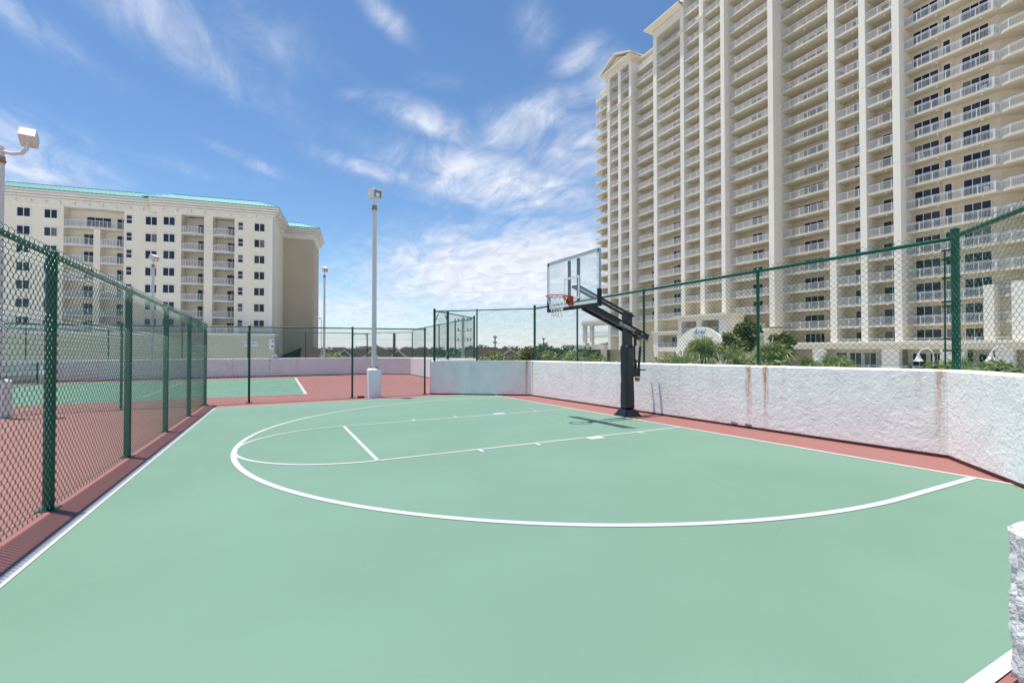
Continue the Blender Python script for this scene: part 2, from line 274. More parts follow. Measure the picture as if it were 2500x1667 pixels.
# ------------------------------------------------------------------ building blocks
def dz(x, y):
    """level of the deck: the ball court drains, the tennis court is flat"""
    p = .0183*x + .0045*y
    if x > -8.9: return p
    p9 = .0183*-8.9 + .0045*y
    k = min(1, (-8.9 - x)/2.1)
    return p9*(1-k) - .242*k
class MB:
    def __init__(s): s.v, s.f, s.uv = [], [], None
    def add(s, vs, fs):
        n = len(s.v); s.v += [tuple(v) for v in vs]; s.f += [tuple(i+n for i in f) for f in fs]; return s
    def box(s, x0, x1, y0, y1, z0, z1):
        return s.add([(x0, y0, z0), (x1, y0, z0), (x1, y1, z0), (x0, y1, z0), (x0, y0, z1), (x1, y0, z1), (x1, y1, z1), (x0, y1, z1)],
                     [(0, 3, 2, 1), (4, 5, 6, 7), (0, 1, 5, 4), (1, 2, 6, 5), (2, 3, 7, 6), (3, 0, 4, 7)])
    def frus(s, c, a0, b0, z0, a1, b1, z1):
        x, y = c
        return s.add([(x-a0, y-b0, z0), (x+a0, y-b0, z0), (x+a0, y+b0, z0), (x-a0, y+b0, z0), (x-a1, y-b1, z1), (x+a1, y-b1, z1), (x+a1, y+b1, z1), (x-a1, y+b1, z1)],
                     [(0, 3, 2, 1), (4, 5, 6, 7), (0, 1, 5, 4), (1, 2, 6, 5), (2, 3, 7, 6), (3, 0, 4, 7)])
    def prism(s, poly, z0, z1):
        n = len(poly); v = [(x, y, z0) for x, y in poly] + [(x, y, z1) for x, y in poly]
        return s.add(v, [tuple(range(n-1, -1, -1)), tuple(range(n, 2*n))] + [(i, (i+1) % n, n+(i+1) % n, n+i) for i in range(n)])
    def xprism(s, poly, x0, x1):                     # poly in (y, z)
        n = len(poly); v = [(x0, y, z) for y, z in poly] + [(x1, y, z) for y, z in poly]
        return s.add(v, [tuple(range(n-1, -1, -1)), tuple(range(n, 2*n))] + [(i, (i+1) % n, n+(i+1) % n, n+i) for i in range(n)])
    def yprism(s, poly, y0, y1):                     # poly in (x, z)
        n = len(poly); v = [(x, y0, z) for x, z in poly] + [(x, y1, z) for x, z in poly]
        return s.add(v, [tuple(range(n)), tuple(range(2*n-1, n-1, -1))] + [(i, n+i, n+(i+1) % n, (i+1) % n) for i in range(n)])
    def tube(s, pts, r, n=8, cap=True):
        pts = [Vector(p) for p in pts]; rs = r if isinstance(r, (list, tuple)) else [r]*len(pts); base = len(s.v); ref = None
        for i, p in enumerate(pts):
            t = (pts[min(i+1, len(pts)-1)] - pts[max(i-1, 0)]).normalized()
            if ref is None: ref = Vector((0, 0, 1)) if abs(t.z) < .9 else Vector((1, 0, 0))
            a = t.cross(ref).normalized(); b = t.cross(a).normalized(); ref = -b if abs(t.dot(-b)) < .9 else ref
            for k in range(n):
                w = 2*math.pi*k/n; q = p + (a*math.cos(w) + b*math.sin(w))*rs[i]; s.v.append(tuple(q))
        for i in range(len(pts)-1):
            for k in range(n):
                k2 = (k+1) % n; s.f.append((base+i*n+k, base+i*n+k2, base+(i+1)*n+k2, base+(i+1)*n+k))
        if cap:
            s.f.append(tuple(base+k for k in range(n-1, -1, -1))); e = base+(len(pts)-1)*n; s.f.append(tuple(e+k for k in range(n)))
        return s
    def bar(s, p, q, w, h, up=(0, 0, 1)):            # rectangular bar between two points
        p, q = Vector(p), Vector(q); t = (q-p).normalized(); a = t.cross(Vector(up)).normalized(); b = a.cross(t)
        v = [e + a*sx*w/2 + b*sy*h/2 for e in (p, q) for sx, sy in ((-1, -1), (1, -1), (1, 1), (-1, 1))]
        return s.add(v, [(0, 1, 2, 3), (7, 6, 5, 4), (0, 4, 5, 1), (1, 5, 6, 2), (2, 6, 7, 3), (3, 7, 4, 0)])
    def mesh(s, name, m=None, smooth=False):
        me = bpy.data.meshes.new(name); me.from_pydata(s.v, [], s.f)
        if m: me.materials.append(MATS[m])
        me.validate(); me.update()
        bm = bmesh.new(); bm.from_mesh(me); bmesh.ops.recalc_face_normals(bm, faces=bm.faces); bm.to_mesh(me); bm.free()
        if smooth: me.shade_smooth(); me.set_sharp_from_angle(angle=rad(smooth if smooth is not True else 40))
        return me
    def build(s, name, m, parent=None, loc=(0, 0, 0), smooth=False, bevel=0):
        return obj(name, s.mesh(name, m, smooth), parent, loc, bevel)
def obj(name, me, parent=None, loc=(0, 0, 0), bevel=0):
    o = bpy.data.objects.new(name, me); COL.objects.link(o); o.location = loc
    if parent: o.parent = parent
    if bevel:
        md = o.modifiers.new('bevel', 'BEVEL'); md.width = bevel; md.segments = 2; md.limit_method = 'ANGLE'
    return o
def npmesh(name, V, F, m):
    V = np.asarray(V, np.float32); F = np.asarray(F, np.int32); me = bpy.data.meshes.new(name)
    me.vertices.add(len(V)); me.vertices.foreach_set('co', V.ravel()); k = F.shape[1]
    me.loops.add(F.size); me.loops.foreach_set('vertex_index', F.ravel())
    me.polygons.add(len(F)); me.polygons.foreach_set('loop_start', np.arange(0, F.size, k, dtype=np.int32)); me.polygons.foreach_set('loop_total', np.full(len(F), k, np.int32))
    me.update(calc_edges=True); me.materials.append(MATS[m]); return me
def empty(name, loc=(0, 0, 0), rz=0):
    o = bpy.data.objects.new(name, None); COL.objects.link(o); o.location = loc; o.rotation_euler = (0, 0, rz); o.empty_display_size = .2; return o
def tag(o, label, cat, group=None):
    o['label'] = label; o['category'] = cat
    if group: o['group'] = group
    return o
def struct(o): o['kind'] = 'structure'; return o
def stuff(o): o['kind'] = 'stuff'; return o
def copy_tree(o, parent=None):
    c = o.copy(); COL.objects.link(c); c.parent = parent
    for ch in list(o.children): copy_tree(ch, c)
    return c

# ------------------------------------------------------------------ ground, street, deck
GZ = -5.0
b = MB(); b.add([(-3000, -3000, GZ), (3000, -3000, GZ), (3000, 3000, GZ), (-3000, 3000, GZ)], [(0, 1, 2, 3)]); struct(b.build('ground', 'sand'))
b = MB(); b.add([(-400, 36, GZ+.004), (300, 36, GZ+.004), (300, 46, GZ+.004), (-400, 46, GZ+.004)], [(0, 1, 2, 3)]); struct(b.build('road', 'asphalt'))
b = MB().box(-400, 300, 33.5, 36, GZ, GZ+.13); struct(b.build('pavement', 'concrete'))
b = MB().box(-400, 300, 46, 58, GZ, GZ+.13); struct(b.build('forecourt', 'concrete'))
b = MB()
for k in range(60): b.add([(-300+k*9, 40.93, GZ+.008), (-297+k*9, 40.93, GZ+.008), (-297+k*9, 41.07, GZ+.008), (-300+k*9, 41.07, GZ+.008)], [(0, 1, 2, 3)])
struct(b.build('road_marking', 'line_white'))
def sheet(name, polys, m, lift):
    b = MB()
    for poly in polys:
        b.add([(x, y, dz(x, y)+lift) for x, y in poly], [tuple(range(len(poly)))])
    return struct(b.build(name, m))
sheet('court_surround', [[(-8.9, -32), (14, -32), (14, -1.9), (-8.7, -1.9), (-8.9, -1.9)], [(-8.7, -1.9), (7.9, -1.9), (5.6, 1.15), (-6.1, 1.15)],
      [(-11, -32), (-8.9, -32), (-8.9, -1.9), (-11, 0)], [(-25.2, -32), (-11, -32), (-11, 1.4), (-23.2, 1.4), (-25.2, -.4)]], 'court_red', 0)
deck = MB().prism([(-25.3, -32), (14, -32), (14, -1.8), (8, -1.8), (5.5, 1.15), (-6, 1.15), (-8.7, -1.7), (-12, 1.45), (-23, 1.45), (-25.3, -.8)], GZ, -.75)
struct(deck.build('deck_slab', 'concrete'))
YL, XB, XR = -8.64, -7.72, 7.5
sheet('basketball_court', [[(XB, YL), (XR, YL), (XR, 0), (XB, 0)]], 'court_green', .004)
sheet('tennis_court', [[(-22.9, -29.75), (-11.75, -29.75), (-11.75, -5.97), (-22.9, -5.97)]], 'tennis_green', .004)
# painted lines -----------------------------------------------------
def line(b, pts, w, lift=.008, closed=False):
    pts = [Vector(p) for p in pts]; n = len(pts); L, R_ = [], []
    for i, p in enumerate(pts):
        a, c = pts[max(i-1, 0)], pts[min(i+1, n-1)]; t = (c-a).normalized(); nn = Vector((-t.y, t.x))
        L.append(p+nn*w/2); R_.append(p-nn*w/2)
    for i in range(n-1):
        q = [L[i], R_[i], R_[i+1], L[i+1]]; b.add([(v.x, v.y, dz(v.x, v.y)+lift) for v in q], [(0, 1, 2, 3)])
def dense(a, c, n=12): return [(a[0]+(c[0]-a[0])*i/n, a[1]+(c[1]-a[1])*i/n) for i in range(n+1)]
def mark(name, segs, w, m='line_white', lift=.008):
    b = MB()
    for s in segs: line(b, s, w, lift)
    return struct(b.build(name, m))
HX = -.09
mark('boundary_line', [dense((XB, 0), (XR, 0)), dense((XR-.0, .03), (XR, YL-.03)), dense((XB, -.03), (XB, YL+.03))], .06)
mark('end_line', [dense((XB-.03, YL+.01), (XR+.03, YL+.01))], .085, lift=.0085)
arc = [(HX-6.12, 0), (HX-6.12, -.5), (HX-6.12, -1.0)] + [(HX-6.12*math.cos(a), -1.55-6.05*math.sin(a)) for a in np.linspace(0, math.pi, 90)] + [(HX+6.12, -1.0), (HX+6.12, -.5), (HX+6.12, 0)]
mark('three_point_line', [arc], .075, lift=.009)
KL, KR, FT = HX-1.84, HX+1.84, -5.76
mark('key_line', [dense((KL, 0), (KL, FT)), dense((KR, 0), (KR, FT)), dense((KL-.025, FT), (KR+.025, FT)),
                  [(HX-1.84*math.cos(a), FT-1.84*math.sin(a)) for a in np.linspace(0, math.pi, 50)]], .055, lift=.0085)
b = MB()
for sx, kx in ((-1, KL), (1, KR)):
    for y, w in ((-4.25, .055), (-3.26, .055), (-2.12, .30), (-1.10, .055)):
        b.add([(x, yy, dz(x, yy)+.0095) for x, yy in ((kx, y-w/2), (kx+sx*.20, y-w/2), (kx+sx*.20, y+w/2), (kx, y+w/2))], [(0, 1, 2, 3)])
struct(b.build('lane_mark', 'line_white'))
mat('line_faded', (.22, .30, .25), .7, var=.25, vscale=9, vcol=(.165, .26, .20))
mark('faded_line', [dense((-.50, -1.70), (.12, -1.70)), dense((.42, -1.70), (1.16, -1.70))], .045, 'line_faded', .0075)
TX = (-11.75, -13.12, -21.53, -22.9)
mark('tennis_line', [dense((x, -5.92), (x, -29.7)) for x in TX] + [dense((-11.7, -5.97), (-22.95, -5.97)), dense((-11.7, -29.7), (-22.95, -29.7)), dense((-13.1, -11.4), (-21.5, -11.4)), dense((-17.3, -11.4), (-17.3, -24.2))], .06)
mark('tennis_baseline', [dense((-11.72, -5.97), (-22.93, -5.97))], .12, lift=.009)

# ------------------------------------------------------------------ walls
def ztop(x): return 1.21 + .0135*x
def parapet(name, pts, th, top, m, inward, label, base=True):
    """wall following pts (inner face); inward = +1 when the court lies left of the direction of travel"""
    o = empty(name, (pts[0][0], pts[0][1], dz(*pts[0]))); ox, oy, oz = o.location
    P = [Vector(p) for p in pts]; n = len(P); N = []
    for i in range(n):
        ds = []
        if i > 0: ds.append((P[i]-P[i-1]).normalized())
        if i < n-1: ds.append((P[i+1]-P[i]).normalized())
        nn = [Vector((d.y, -d.x))*inward for d in ds]; s = sum(nn, Vector((0, 0))).normalized(); N.append(s/max(.5, s.dot(nn[0])))
    V, F, UV = [], [], []
    def quad(a, c): 
        k = len(V); V.extend(x[0] for x in a); F.append((k, k+1, k+2, k+3)); UV.extend(x[1] for x in a)
    run = 0; sub = []
    for i in range(n-1):
        d = (P[i+1]-P[i]).length
        st = max(1, int(d/1.0))
        for j in range(st):
            sub.append((P[i].lerp(P[i+1], j/st), N[i].lerp(N[i+1], j/st), run+d*j/st))
        run += d
    sub.append((P[-1], N[-1], run))
    r = .025
    for (p, a, u), (q, c, w) in zip(sub[:-1], sub[1:]):
        u += pts[0][0]*0; 
        zp, zq = dz(*p)-.06, dz(*q)-.06; tp, tq = top(p.x), top(q.x)
        prof = lambda P_, N_, zb, tt: [(P_, zb), (P_, tt-r), (P_+N_*r, tt), (P_+N_*(th-r), tt), (P_+N_*th, tt-r), (P_+N_*th, -1.0)]
        A, B_ = prof(p, a, zp, tp), prof(q, c, zq, tq); hh = 0
        for j in range(5):
            dh = math.hypot((A[j+1][0]-A[j][0]).length, A[j+1][1]-A[j][1])
            f = lambda e, uu, vv: ((e[0].x-ox, e[0].y-oy, e[1]-oz), (uu, vv))
            quad([f(A[j], u, hh), f(B_[j], w, hh), f(B_[j+1], w, hh+dh), f(A[j+1], u, hh+dh)], 0); hh += dh
    for (p, a, u) in (sub[0], sub[-1]):
        zb, tt = dz(*p)-.06, top(p.x); e = p+a*th; k = len(V)
        V.extend([(p.x-ox, p.y-oy, zb-oz), (p.x-ox, p.y-oy, tt-oz-.01), (e.x-ox, e.y-oy, tt-oz-.01), (e.x-ox, e.y-oy, -1-oz)]); F.append((k, k+1, k+2, k+3)); UV.extend([(u-50, 0), (u-50, 1.2), (u-49.8, 1.2), (u-49.8, 0)])
    me = bpy.data.meshes.new('stucco'); me.from_pydata(V, [], F); ul = me.uv_layers.new(name='UVMap')
    ul.data.foreach_set('uv', np.array(UV, np.float32).ravel()); me.materials.append(MATS[m])
    obj('stucco', me, o)
    if base:
        b = MB()
        for (p, a, u), (q, c, w) in zip(sub[:-1], sub[1:]):
            b.add([(x.x-ox, x.y-oy, dz(*p_)+hgt-oz) for x, p_, hgt in ((p-a*.012, p, 0), (q-c*.012, q, 0), (q-c*.012, q, .042), (p-a*.012, p, .042), (p+a*.02, p, .05), (q+c*.02, q, .05))], [(0, 1, 2, 3), (3, 2, 5, 4)])
        b.build('base_strip', 'dark_red', o)
    tag(o, label, 'wall'); return o
# distance along the wall of a point on the long straight run: 3.84 + (x + 6.03)
sx_ = lambda x: 3.84 + x + 6.03
stucco_mat('stucco_main', (.89, .87, .83), [(3.70, .06, 1.0, 1.9), (4.0, .055, 1.0, 1.9), (sx_(-2.95), .05, .28, 1.0), (sx_(.81), .035, .5, .55), (sx_(1.27), .03, .2, .7),
            (sx_(1.68), .035, .28, .9), (sx_(2.50), .07, 1.0, 1.3), (sx_(2.84), .06, 1.0, 1.3), (sx_(3.19), .05, .25, 1.0), (sx_(5.12), .05, .35, .6), (sx_(5.36), .06, .75, 1.2), (.5, .05, .2, .6), (1.6, .05, .2, .6)], 1.0, 1.2)
parapet('parapet_wall', [(-8.65, -1.84), (-6.03, .97), (5.45, .97), (7.56, -1.29)], .24, ztop, 'stucco_main', -1, 'white knock-down stucco parapet wall behind the basketball hoop with orange rust runs')
par = [o for o in bpy.data.objects if o.get('label', '').startswith('white knock-down')][0]
mat('grille', (.10, .085, .07), .8, var=.9, vscale=40, vcol=(.5, .48, .45))
for x in (2.12, 2.42):
    b = MB().box(x, x+.14, .958, .972, dz(x, .97)+.052, dz(x, .97)+.092)
    for k in range(5): b.box(x+.012+k*.027, x+.022+k*.027, .952, .96, dz(x, .97)+.056, dz(x, .97)+.088)
    b.build('drain_grille', 'grille', par, (8.65, 1.84, -dz(-8.65, -1.84)))
stucco_mat('stucco_far', (.85, .825, .79), [(2.0, .09, .5, .9), (8.5, .06, .4, 1), (11.2, .09, .6, 1.3), (14.5, .06, .5, 1.2), (16.2, .05, .55, 1.3), (19.0, .05, .5, 1.2), (22.6, .06, .55, 1.3), (24.6, .06, .6, 1.3), (26.2, .05, .4, 1.2), (29.3, .06, .4, 1), (33.0, .06, .4, 1)], .6, 1.15)
parapet('parapet_wall', [(-25.0, -32), (-25.0, -.9), (-23.1, 1.15), (-12.0, 1.15), (-8.78, -1.84)], .24, lambda x: .92 + max(0, x+23)*.0145, 'stucco_far', -1, 'long white parapet wall round the far side of the tennis court')
# low rough wall end beside the camera
o = empty('low_wall', (7.56, -4.2, dz(7.56, -4.2)))
bm = bmesh.new(); bmesh.ops.create_cube(bm, size=1)
for v in bm.verts: v.co = Vector(((v.co.x+.5)*.26, (v.co.y+.5)*2.6, (v.co.z+.5)*.70))
bmesh.ops.bevel(bm, geom=list(bm.edges), offset=.03, segments=3, affect='EDGES')
bmesh.ops.subdivide_edges(bm, edges=[e for e in bm.edges if e.calc_length() > .2], cuts=22, use_grid_fill=True)
bm.normal_update()
from mathutils import noise as mnoise
for v in bm.verts:
    p = v.co*13; k = mnoise.fractal(p, .8, 2.1, 4); v.co += v.normal*(.010*max(-.6, min(1, k*1.6)))
me = bpy.data.meshes.new('stucco'); bm.to_mesh(me); bm.free(); stucco_mat('stucco_low', (.74, .73, .74), [], 1.3); me.materials.append(MATS['stucco_low']); me.shade_smooth(); me.uv_layers.new(name='UVMap')
obj('stucco', me, o); tag(o, 'rough white stucco end of a low wall at the right frame edge', 'wall')

# ------------------------------------------------------------------ chain link fences
def chainlink(p0, p1, zb, zt, W=.045, r=.003, D=.007, seg=4, sides=3):
    """woven wire mesh: every wire a flattened spiral hooked into its neighbours"""
    p0, p1 = np.array(p0, float), np.array(p1, float); L = np.linalg.norm(p1-p0); t = (p1-p0)/L; nrm = np.array([-t[1], t[0]])
    nw = int(L/W); H = zt(0)-zb(0); nh = int(round(H/W)); K = nh*seg+1
    th = np.linspace(0, nh*math.pi, K); s = np.arccos(np.cos(th))/math.pi; s = s*.82 + .18*(1-np.cos(th))/2 if seg > 2 else s
    dep = D*np.sin(th) if seg > 1 else np.zeros(K)
    i = np.arange(nw)[:, None]; odd = (i % 2).astype(float)
    S = i*W + np.where(odd > 0, (1-s)[None, :], s[None, :])*W*1.04
    frac = S/L; zb_, zt_ = zb(frac), zt(frac); Z = zb_ + (zt_-zb_)*np.linspace(0, 1, K)[None, :]
    dd = np.where(odd > 0, -dep[None, :], dep[None, :])
    P = np.stack([p0[0]+t[0]*S+nrm[0]*dd, p0[1]+t[1]*S+nrm[1]*dd, Z], -1)
    T = np.gradient(P, axis=1); T /= np.linalg.norm(T, axis=2, keepdims=True)
    nv = np.array([nrm[0], nrm[1], 0.]); A = np.cross(T, nv); A /= np.linalg.norm(A, axis=2, keepdims=True); B = np.cross(T, A)
    rings = np.stack([P + r*(math.cos(a)*A + math.sin(a)*B) for a in [2*math.pi*k/sides+.3 for k in range(sides)]], 2)
    V = rings.reshape(-1, 3); idx = np.arange(nw*K*sides).reshape(nw, K, sides)
    F = []
    for k in range(sides):
        k2 = (k+1) % sides; F.append(np.stack([idx[:, :-1, k], idx[:, :-1, k2], idx[:, 1:, k2], idx[:, 1:, k]], -1).reshape(-1, 4))
    return V, np.concatenate(F)
def fence(name, p0, p1, base, top, posts, label, W=.045, r=.003, D=.007, seg=4, rail=.021, foot=True, over=.03, sides=3, bottom=True, smooth=True, off=0):
    """posts: list of (fraction along, radius, extra height)"""
    p0, p1 = Vector(p0), Vector(p1); L = (p1-p0).length; t = (p1-p0)/L; ang = math.atan2(t.y, t.x)
    B0, B1 = base(p0), base(p1); T0, T1 = top(p0), top(p1)
    o = empty(name, (p0.x, p0.y, B0))
    zb = lambda f: B0+.04+(B1-B0)*f; zt = lambda f: T0+over+(T1-T0)*f
    V, F = chainlink(p0, p1, zb, zt, W, r, D, seg, sides); V = V-np.array([p0.x, p0.y, B0])+np.array([-t.y*off, t.x*off, 0])
    me = npmesh('chain_link', V, F, 'wire_green'); 
    if smooth: me.shade_smooth()
    stuff(obj('chain_link', me, o))
    nrm = Vector((-t.y, t.x))
    for fr, pr, ex in posts:
        p = p0.lerp(p1, fr); zb0, zt0 = base(p), top(p)+ex
        b = MB().tube([(0, 0, -.02), (0, 0, zt0-zb0)], pr, 14); b.tube([(0, 0, zt0-zb0), (0, 0, zt0-zb0+.012), (0, 0, zt0-zb0+.03)], [pr*1.12, pr*1.12, pr*.55], 14)
        po = b.build('post', 'fence_green', o, (p.x-p0.x, p.y-p0.y, zb0-B0), smooth=True)
        if foot:
            b = MB().box(-.09, .09, -.075, .075, 0, .012)
            for sx in (-.065, .065): b.tube([(sx, 0, .01), (sx, 0, .035)], .012, 6)
            f_ = b.build('foot_plate', 'fence_green', po, (0, 0, 0)); f_.rotation_euler = (0, 0, ang)
        else:
            pass
    off = nrm*.0
    b = MB().tube([(0, 0, T0-B0-.02), (p1.x-p0.x, p1.y-p0.y, T1-B0-.02)], rail, 10); b.build('top_rail', 'fence_green', o, smooth=True)
    if bottom:
        b = MB().tube([(0, 0, .05), (p1.x-p0.x, p1.y-p0.y, B1-B0+.05)], .0025, 5); b.build('tension_wire', 'wire_green', o)
    tag(o, label, 'fence'); return o
dk = lambda p: dz(p.x, p.y)
# left: along the court end
pl = [(5.2-x)/14.1 for x in (5.1, 2.30, -.40, -3.08, -5.9, -8.86)]
fence('chain_link_fence', (5.2, -9.0), (-8.9, -9.0), dk, lambda p: dk(p)+2.50, [(f, .045, 0) for f in pl[:-1]], 'tall green chain link fence running along the left edge of the basketball court', W=.0445, r=.0030, D=.010, rail=.027, seg=4, off=-.055)
fence('chain_link_fence', (-8.9, -16.2), (-8.9, -1.95), dk, lambda p: dk(p)+2.47, [((y+16.2)/14.25, .038 if y == -9.0 else .034, .02) for y in (-16.0, -13.9, -11.05, -9.0, -7.8, -4.62, -2.0)],
      'green chain link fence across the far end of the basketball court behind the light pole', W=.047, r=.0031, D=.006, seg=2)
wt = lambda p: ztop(p.x)-.005
ft_ = lambda p: 3.02+.008*p.x
fence('chain_link_fence', (-5.93, 1.09), (5.5, 1.09), wt, ft_, [((x+5.93)/11.43, .028, .0) for x in (-3.32, -.45, 2.62)], 'green chain link fence on the parapet wall behind the hoop', W=.047, r=.0028, D=.007, seg=3, foot=False, over=.08, rail=.028, off=-.036)
fence('chain_link_fence', (5.5, 1.09), (7.68, -1.12), wt, lambda p: ft_(p)+.02, [(0.0, .047, .07)], 'green chain link fence on the angled wall right of the thick corner post', W=.047, r=.0028, D=.007, seg=4, foot=False, over=.08, rail=.030, off=-.038)
# bands and tension bar on the thick corner post
par = [o for o in bpy.data.objects if o.get('label', '').endswith('thick corner post')][0]
b = MB().tube([(-.13, .03, .06), (-.12, .03, 1.62)], .011, 8); b.build('tension_bar', 'fence_green', par)
for zz in (.26, .42, .86, .92, 1.24, 1.50, 1.62):
    b = MB(); b.tube([(0, 0, zz-.013), (0, 0, zz+.013)], .058, 14); b.box(-.15, -.03, -.008+.02, .008+.02, zz-.012, zz+.012); b.build('brace_band', 'fence_green', par, smooth=True)
fence('chain_link_fence', (-8.60, -1.72), (-5.93, 1.09), wt, lambda p: 3.0+.004*p.x, [(0, .045, .06), (.44, .026, 0), (1, .042, .08)], 'green chain link fence on the angled wall left of the hoop', W=.047, r=.0027, D=.006, seg=3, foot=False, over=.05)
fence('chain_link_fence', (-8.72, -1.66), (-12.0, 1.27), lambda p: 1.10+.004*p.x, lambda p: 2.99, [(.28, .05, .03), (1, .045, .08)], 'green chain link fence closing the notch between the two courts', W=.05, r=.0026, D=.005, seg=2, foot=False)
par = [o for o in bpy.data.objects if o.get('label', '').endswith('between the two courts')][0]
for (x, y, sx) in ((-.08, .05, 1), (-.88, .80, -1)):
    for zz, s in ((1.80, -1), (.10, 1)): MB().bar((x, y, zz+s*.22), (x-sx*.16, y+sx*.145, zz), .03, .03).build('corner_brace', 'fence_green', par)
farb = lambda p: .92 + max(0, p.x+23)*.0145 - .005
fence('chain_link_fence', (-25.12, -31), (-25.12, -.9), farb, lambda p: 2.60, [((y+31)/30.1, .03, 0) for y in (-29, -25.6, -22.2, -18.8, -15.4, -12.0, -8.6, -5.3, -2.4, -1.35)], 'far green chain link fence on the wall behind the tennis court', W=.06, r=.003, D=0, seg=1, foot=False)
fence('chain_link_fence', (-25.12, -.9), (-23.2, 1.27), farb, lambda p: 2.66, [(0, .04, .03), (1, .035, .0)], 'short angled green fence at the far corner of the tennis court', W=.06, r=.003, D=0, seg=1, foot=False)
fence('chain_link_fence', (-23.2, 1.27), (-12.0, 1.27), farb, lambda p: 2.82+.017*(p.x+23), [((x+23.2)/11.2, .03, 0) for x in (-20.2, -17.3, -14.6)], 'green chain link fence on the right side wall of the tennis court', W=.05, r=.0028, D=0, seg=1, foot=False)
# gate posts in the far fence
g0 = empty('fence_gate', (-25.05, -2.35, .92)); b = MB()
b.tube([(0, -.02, .1), (0, -.02, 1.62), (0, .92, 1.62), (0, .92, .1), (0, -.02, .1)], .022, 8); b.build('gate_frame', 'fence_green', g0)
for y, sy in ((0, 1), (.9, -1)):
    for zz, s in ((1.62, -1), (.1, 1)): MB().bar((0, y, zz+s*.15), (0, y+sy*.15, zz), .03, .03).build('corner_brace', 'fence_green', g0); tag(g0, 'narrow green gate frame in the far fence beside the light pole', 'gate')

# ------------------------------------------------------------------ light poles
def lamp(base, zped, zpole, head_yaw, tilt, label, ped=True, arm=None, r=.085, head=.34, hz=None):
    x, y = base; z0 = dz(x, y) if ped else .90
    o = empty('light_pole', (x, y, z0))
    if ped:
        b = MB().box(-.22, .22, -.22, .22, -.03, zped-.03); b.frus((0, 0), .22, .22, zped-.03, .17, .17, zped); b.build('pedestal', 'pedestal_white', o, bevel=.03)
        b = MB().box(-.13, .13, -.13, .13, zped, zped+.025)
        for sx in (-.1, .1):
            for sy in (-.1, .1): b.tube([(sx, sy, zped+.02), (sx, sy, zped+.07)], .016, 6)
        b.build('base_plate', 'rust', o)
    zt = zpole - z0
    b = MB().tube([(0, 0, zped), (0, 0, zped+.1), (0, 0, zt)], [r*1.06, r, r*.92], 18); b.build('pole', 'pole_white', o, smooth=True)
    b = MB().tube([(0, 0, zt-.02), (0, 0, zt+.16)], r*1.05, 16); b.tube([(0, 0, zt+.03), (0, 0, zt+.055)], r*1.25, 16); b.build('collar', 'rust', o, smooth=True)
    if arm:
        ax, ay, az_ = arm; b = MB().tube([(0, 0, zt+.14), (0, 0, zt+.42)], r*.9, 14)
        b.tube([(0, 0, zt+.30), (ax*.45, ay*.45, zt+.24), (ax*.8, ay*.8, zt+.27), (ax*.96, ay*.96, zt+.38), (ax, ay, zt+.58), (ax, ay, zt+az_)], .045, 12); hp = Vector((ax, ay, zt+az_))
    else:
        b = MB().tube([(0, 0, zt+.14), (0, 0, zt+.40)], .03, 10); hp = Vector((0, 0, zt+.40))
    b.build('bracket', 'pole_white', o, smooth=True)
    w = head/2; b = MB()                             # floodlight: wedge housing, open front
    prof = [(-.28, .03), (.20, -.02), (.22, .40), (.16, .45), (-.28, .42)]
    b.xprism([(p[0]*head/.46, p[1]*head/.46) for p in prof], -w, w)
    h = b.build('head', 'lamp_housing', o, hp, bevel=.012); h.rotation_euler = (rad(tilt), 0, head_yaw)
    k = head/.46
    b = MB().add([(-w*.84, .228*k, .05*k), (w*.84, .228*k, .05*k), (w*.84, .226*k, .37*k), (-w*.84, .226*k, .37*k)], [(0, 1, 2, 3)]); b.build('lens', 'lamp_glass', h)
    b = MB(); c = [(math.cos(a)*w*.5, .232*k, .17*k+math.sin(a)*.10*k) for a in np.linspace(0, 2*math.pi, 16)[:-1]]; b.add(c, [tuple(range(15))]); b.build('reflector', 'reflector', h)
    b = MB()
    for q in ((-w, w, .0*k, .05*k), (-w, w, .37*k, .42*k), (-w, -w*.84, .05*k, .37*k), (w*.84, w, .05*k, .37*k)): b.box(q[0], q[1], .222*k, .245*k, q[2], q[3])
    b.build('lens_frame', 'lamp_housing', h)
    tag(o, label, 'light pole'); return o
lamp((-8.60, -3.93), 1.03, 6.48, rad(-68), -8, 'tall white light pole on a white pedestal at the far court corner')
lamp((-8.28, -13.43), .97, 6.36, rad(98), -30, 'white light pole with curved arm at the left frame edge', arm=(.22, .60, .56), r=.095, head=.33)
lamp((-25.1, -4.17), .0, 6.28, rad(-75), -25, 'slim white light pole on the far wall right of the cream building', ped=False, r=.075, head=.30)
lamp((-25.1, -13.42), .0, 6.25, rad(-40), -28, 'slim white light pole in front of the cream building', ped=False, r=.075, head=.32)
# security camera on the slim pole
o = empty('security_camera', (-25.1, -4.25, 3.55)); b = MB().tube([(0, 0, -2.6), (0, -.10, -2.6), (0, -.10, -.1), (0, -.12, 0)], .022, 8); b.build('conduit', 'pole_white', o)
b = MB().tube([(.02, -.12, .02), (.22, -.25, -.02)], .05, 10); b.build('camera_body', 'lamp_housing', o, smooth=True); tag(o, 'small security camera beside the slim far light pole', 'camera')
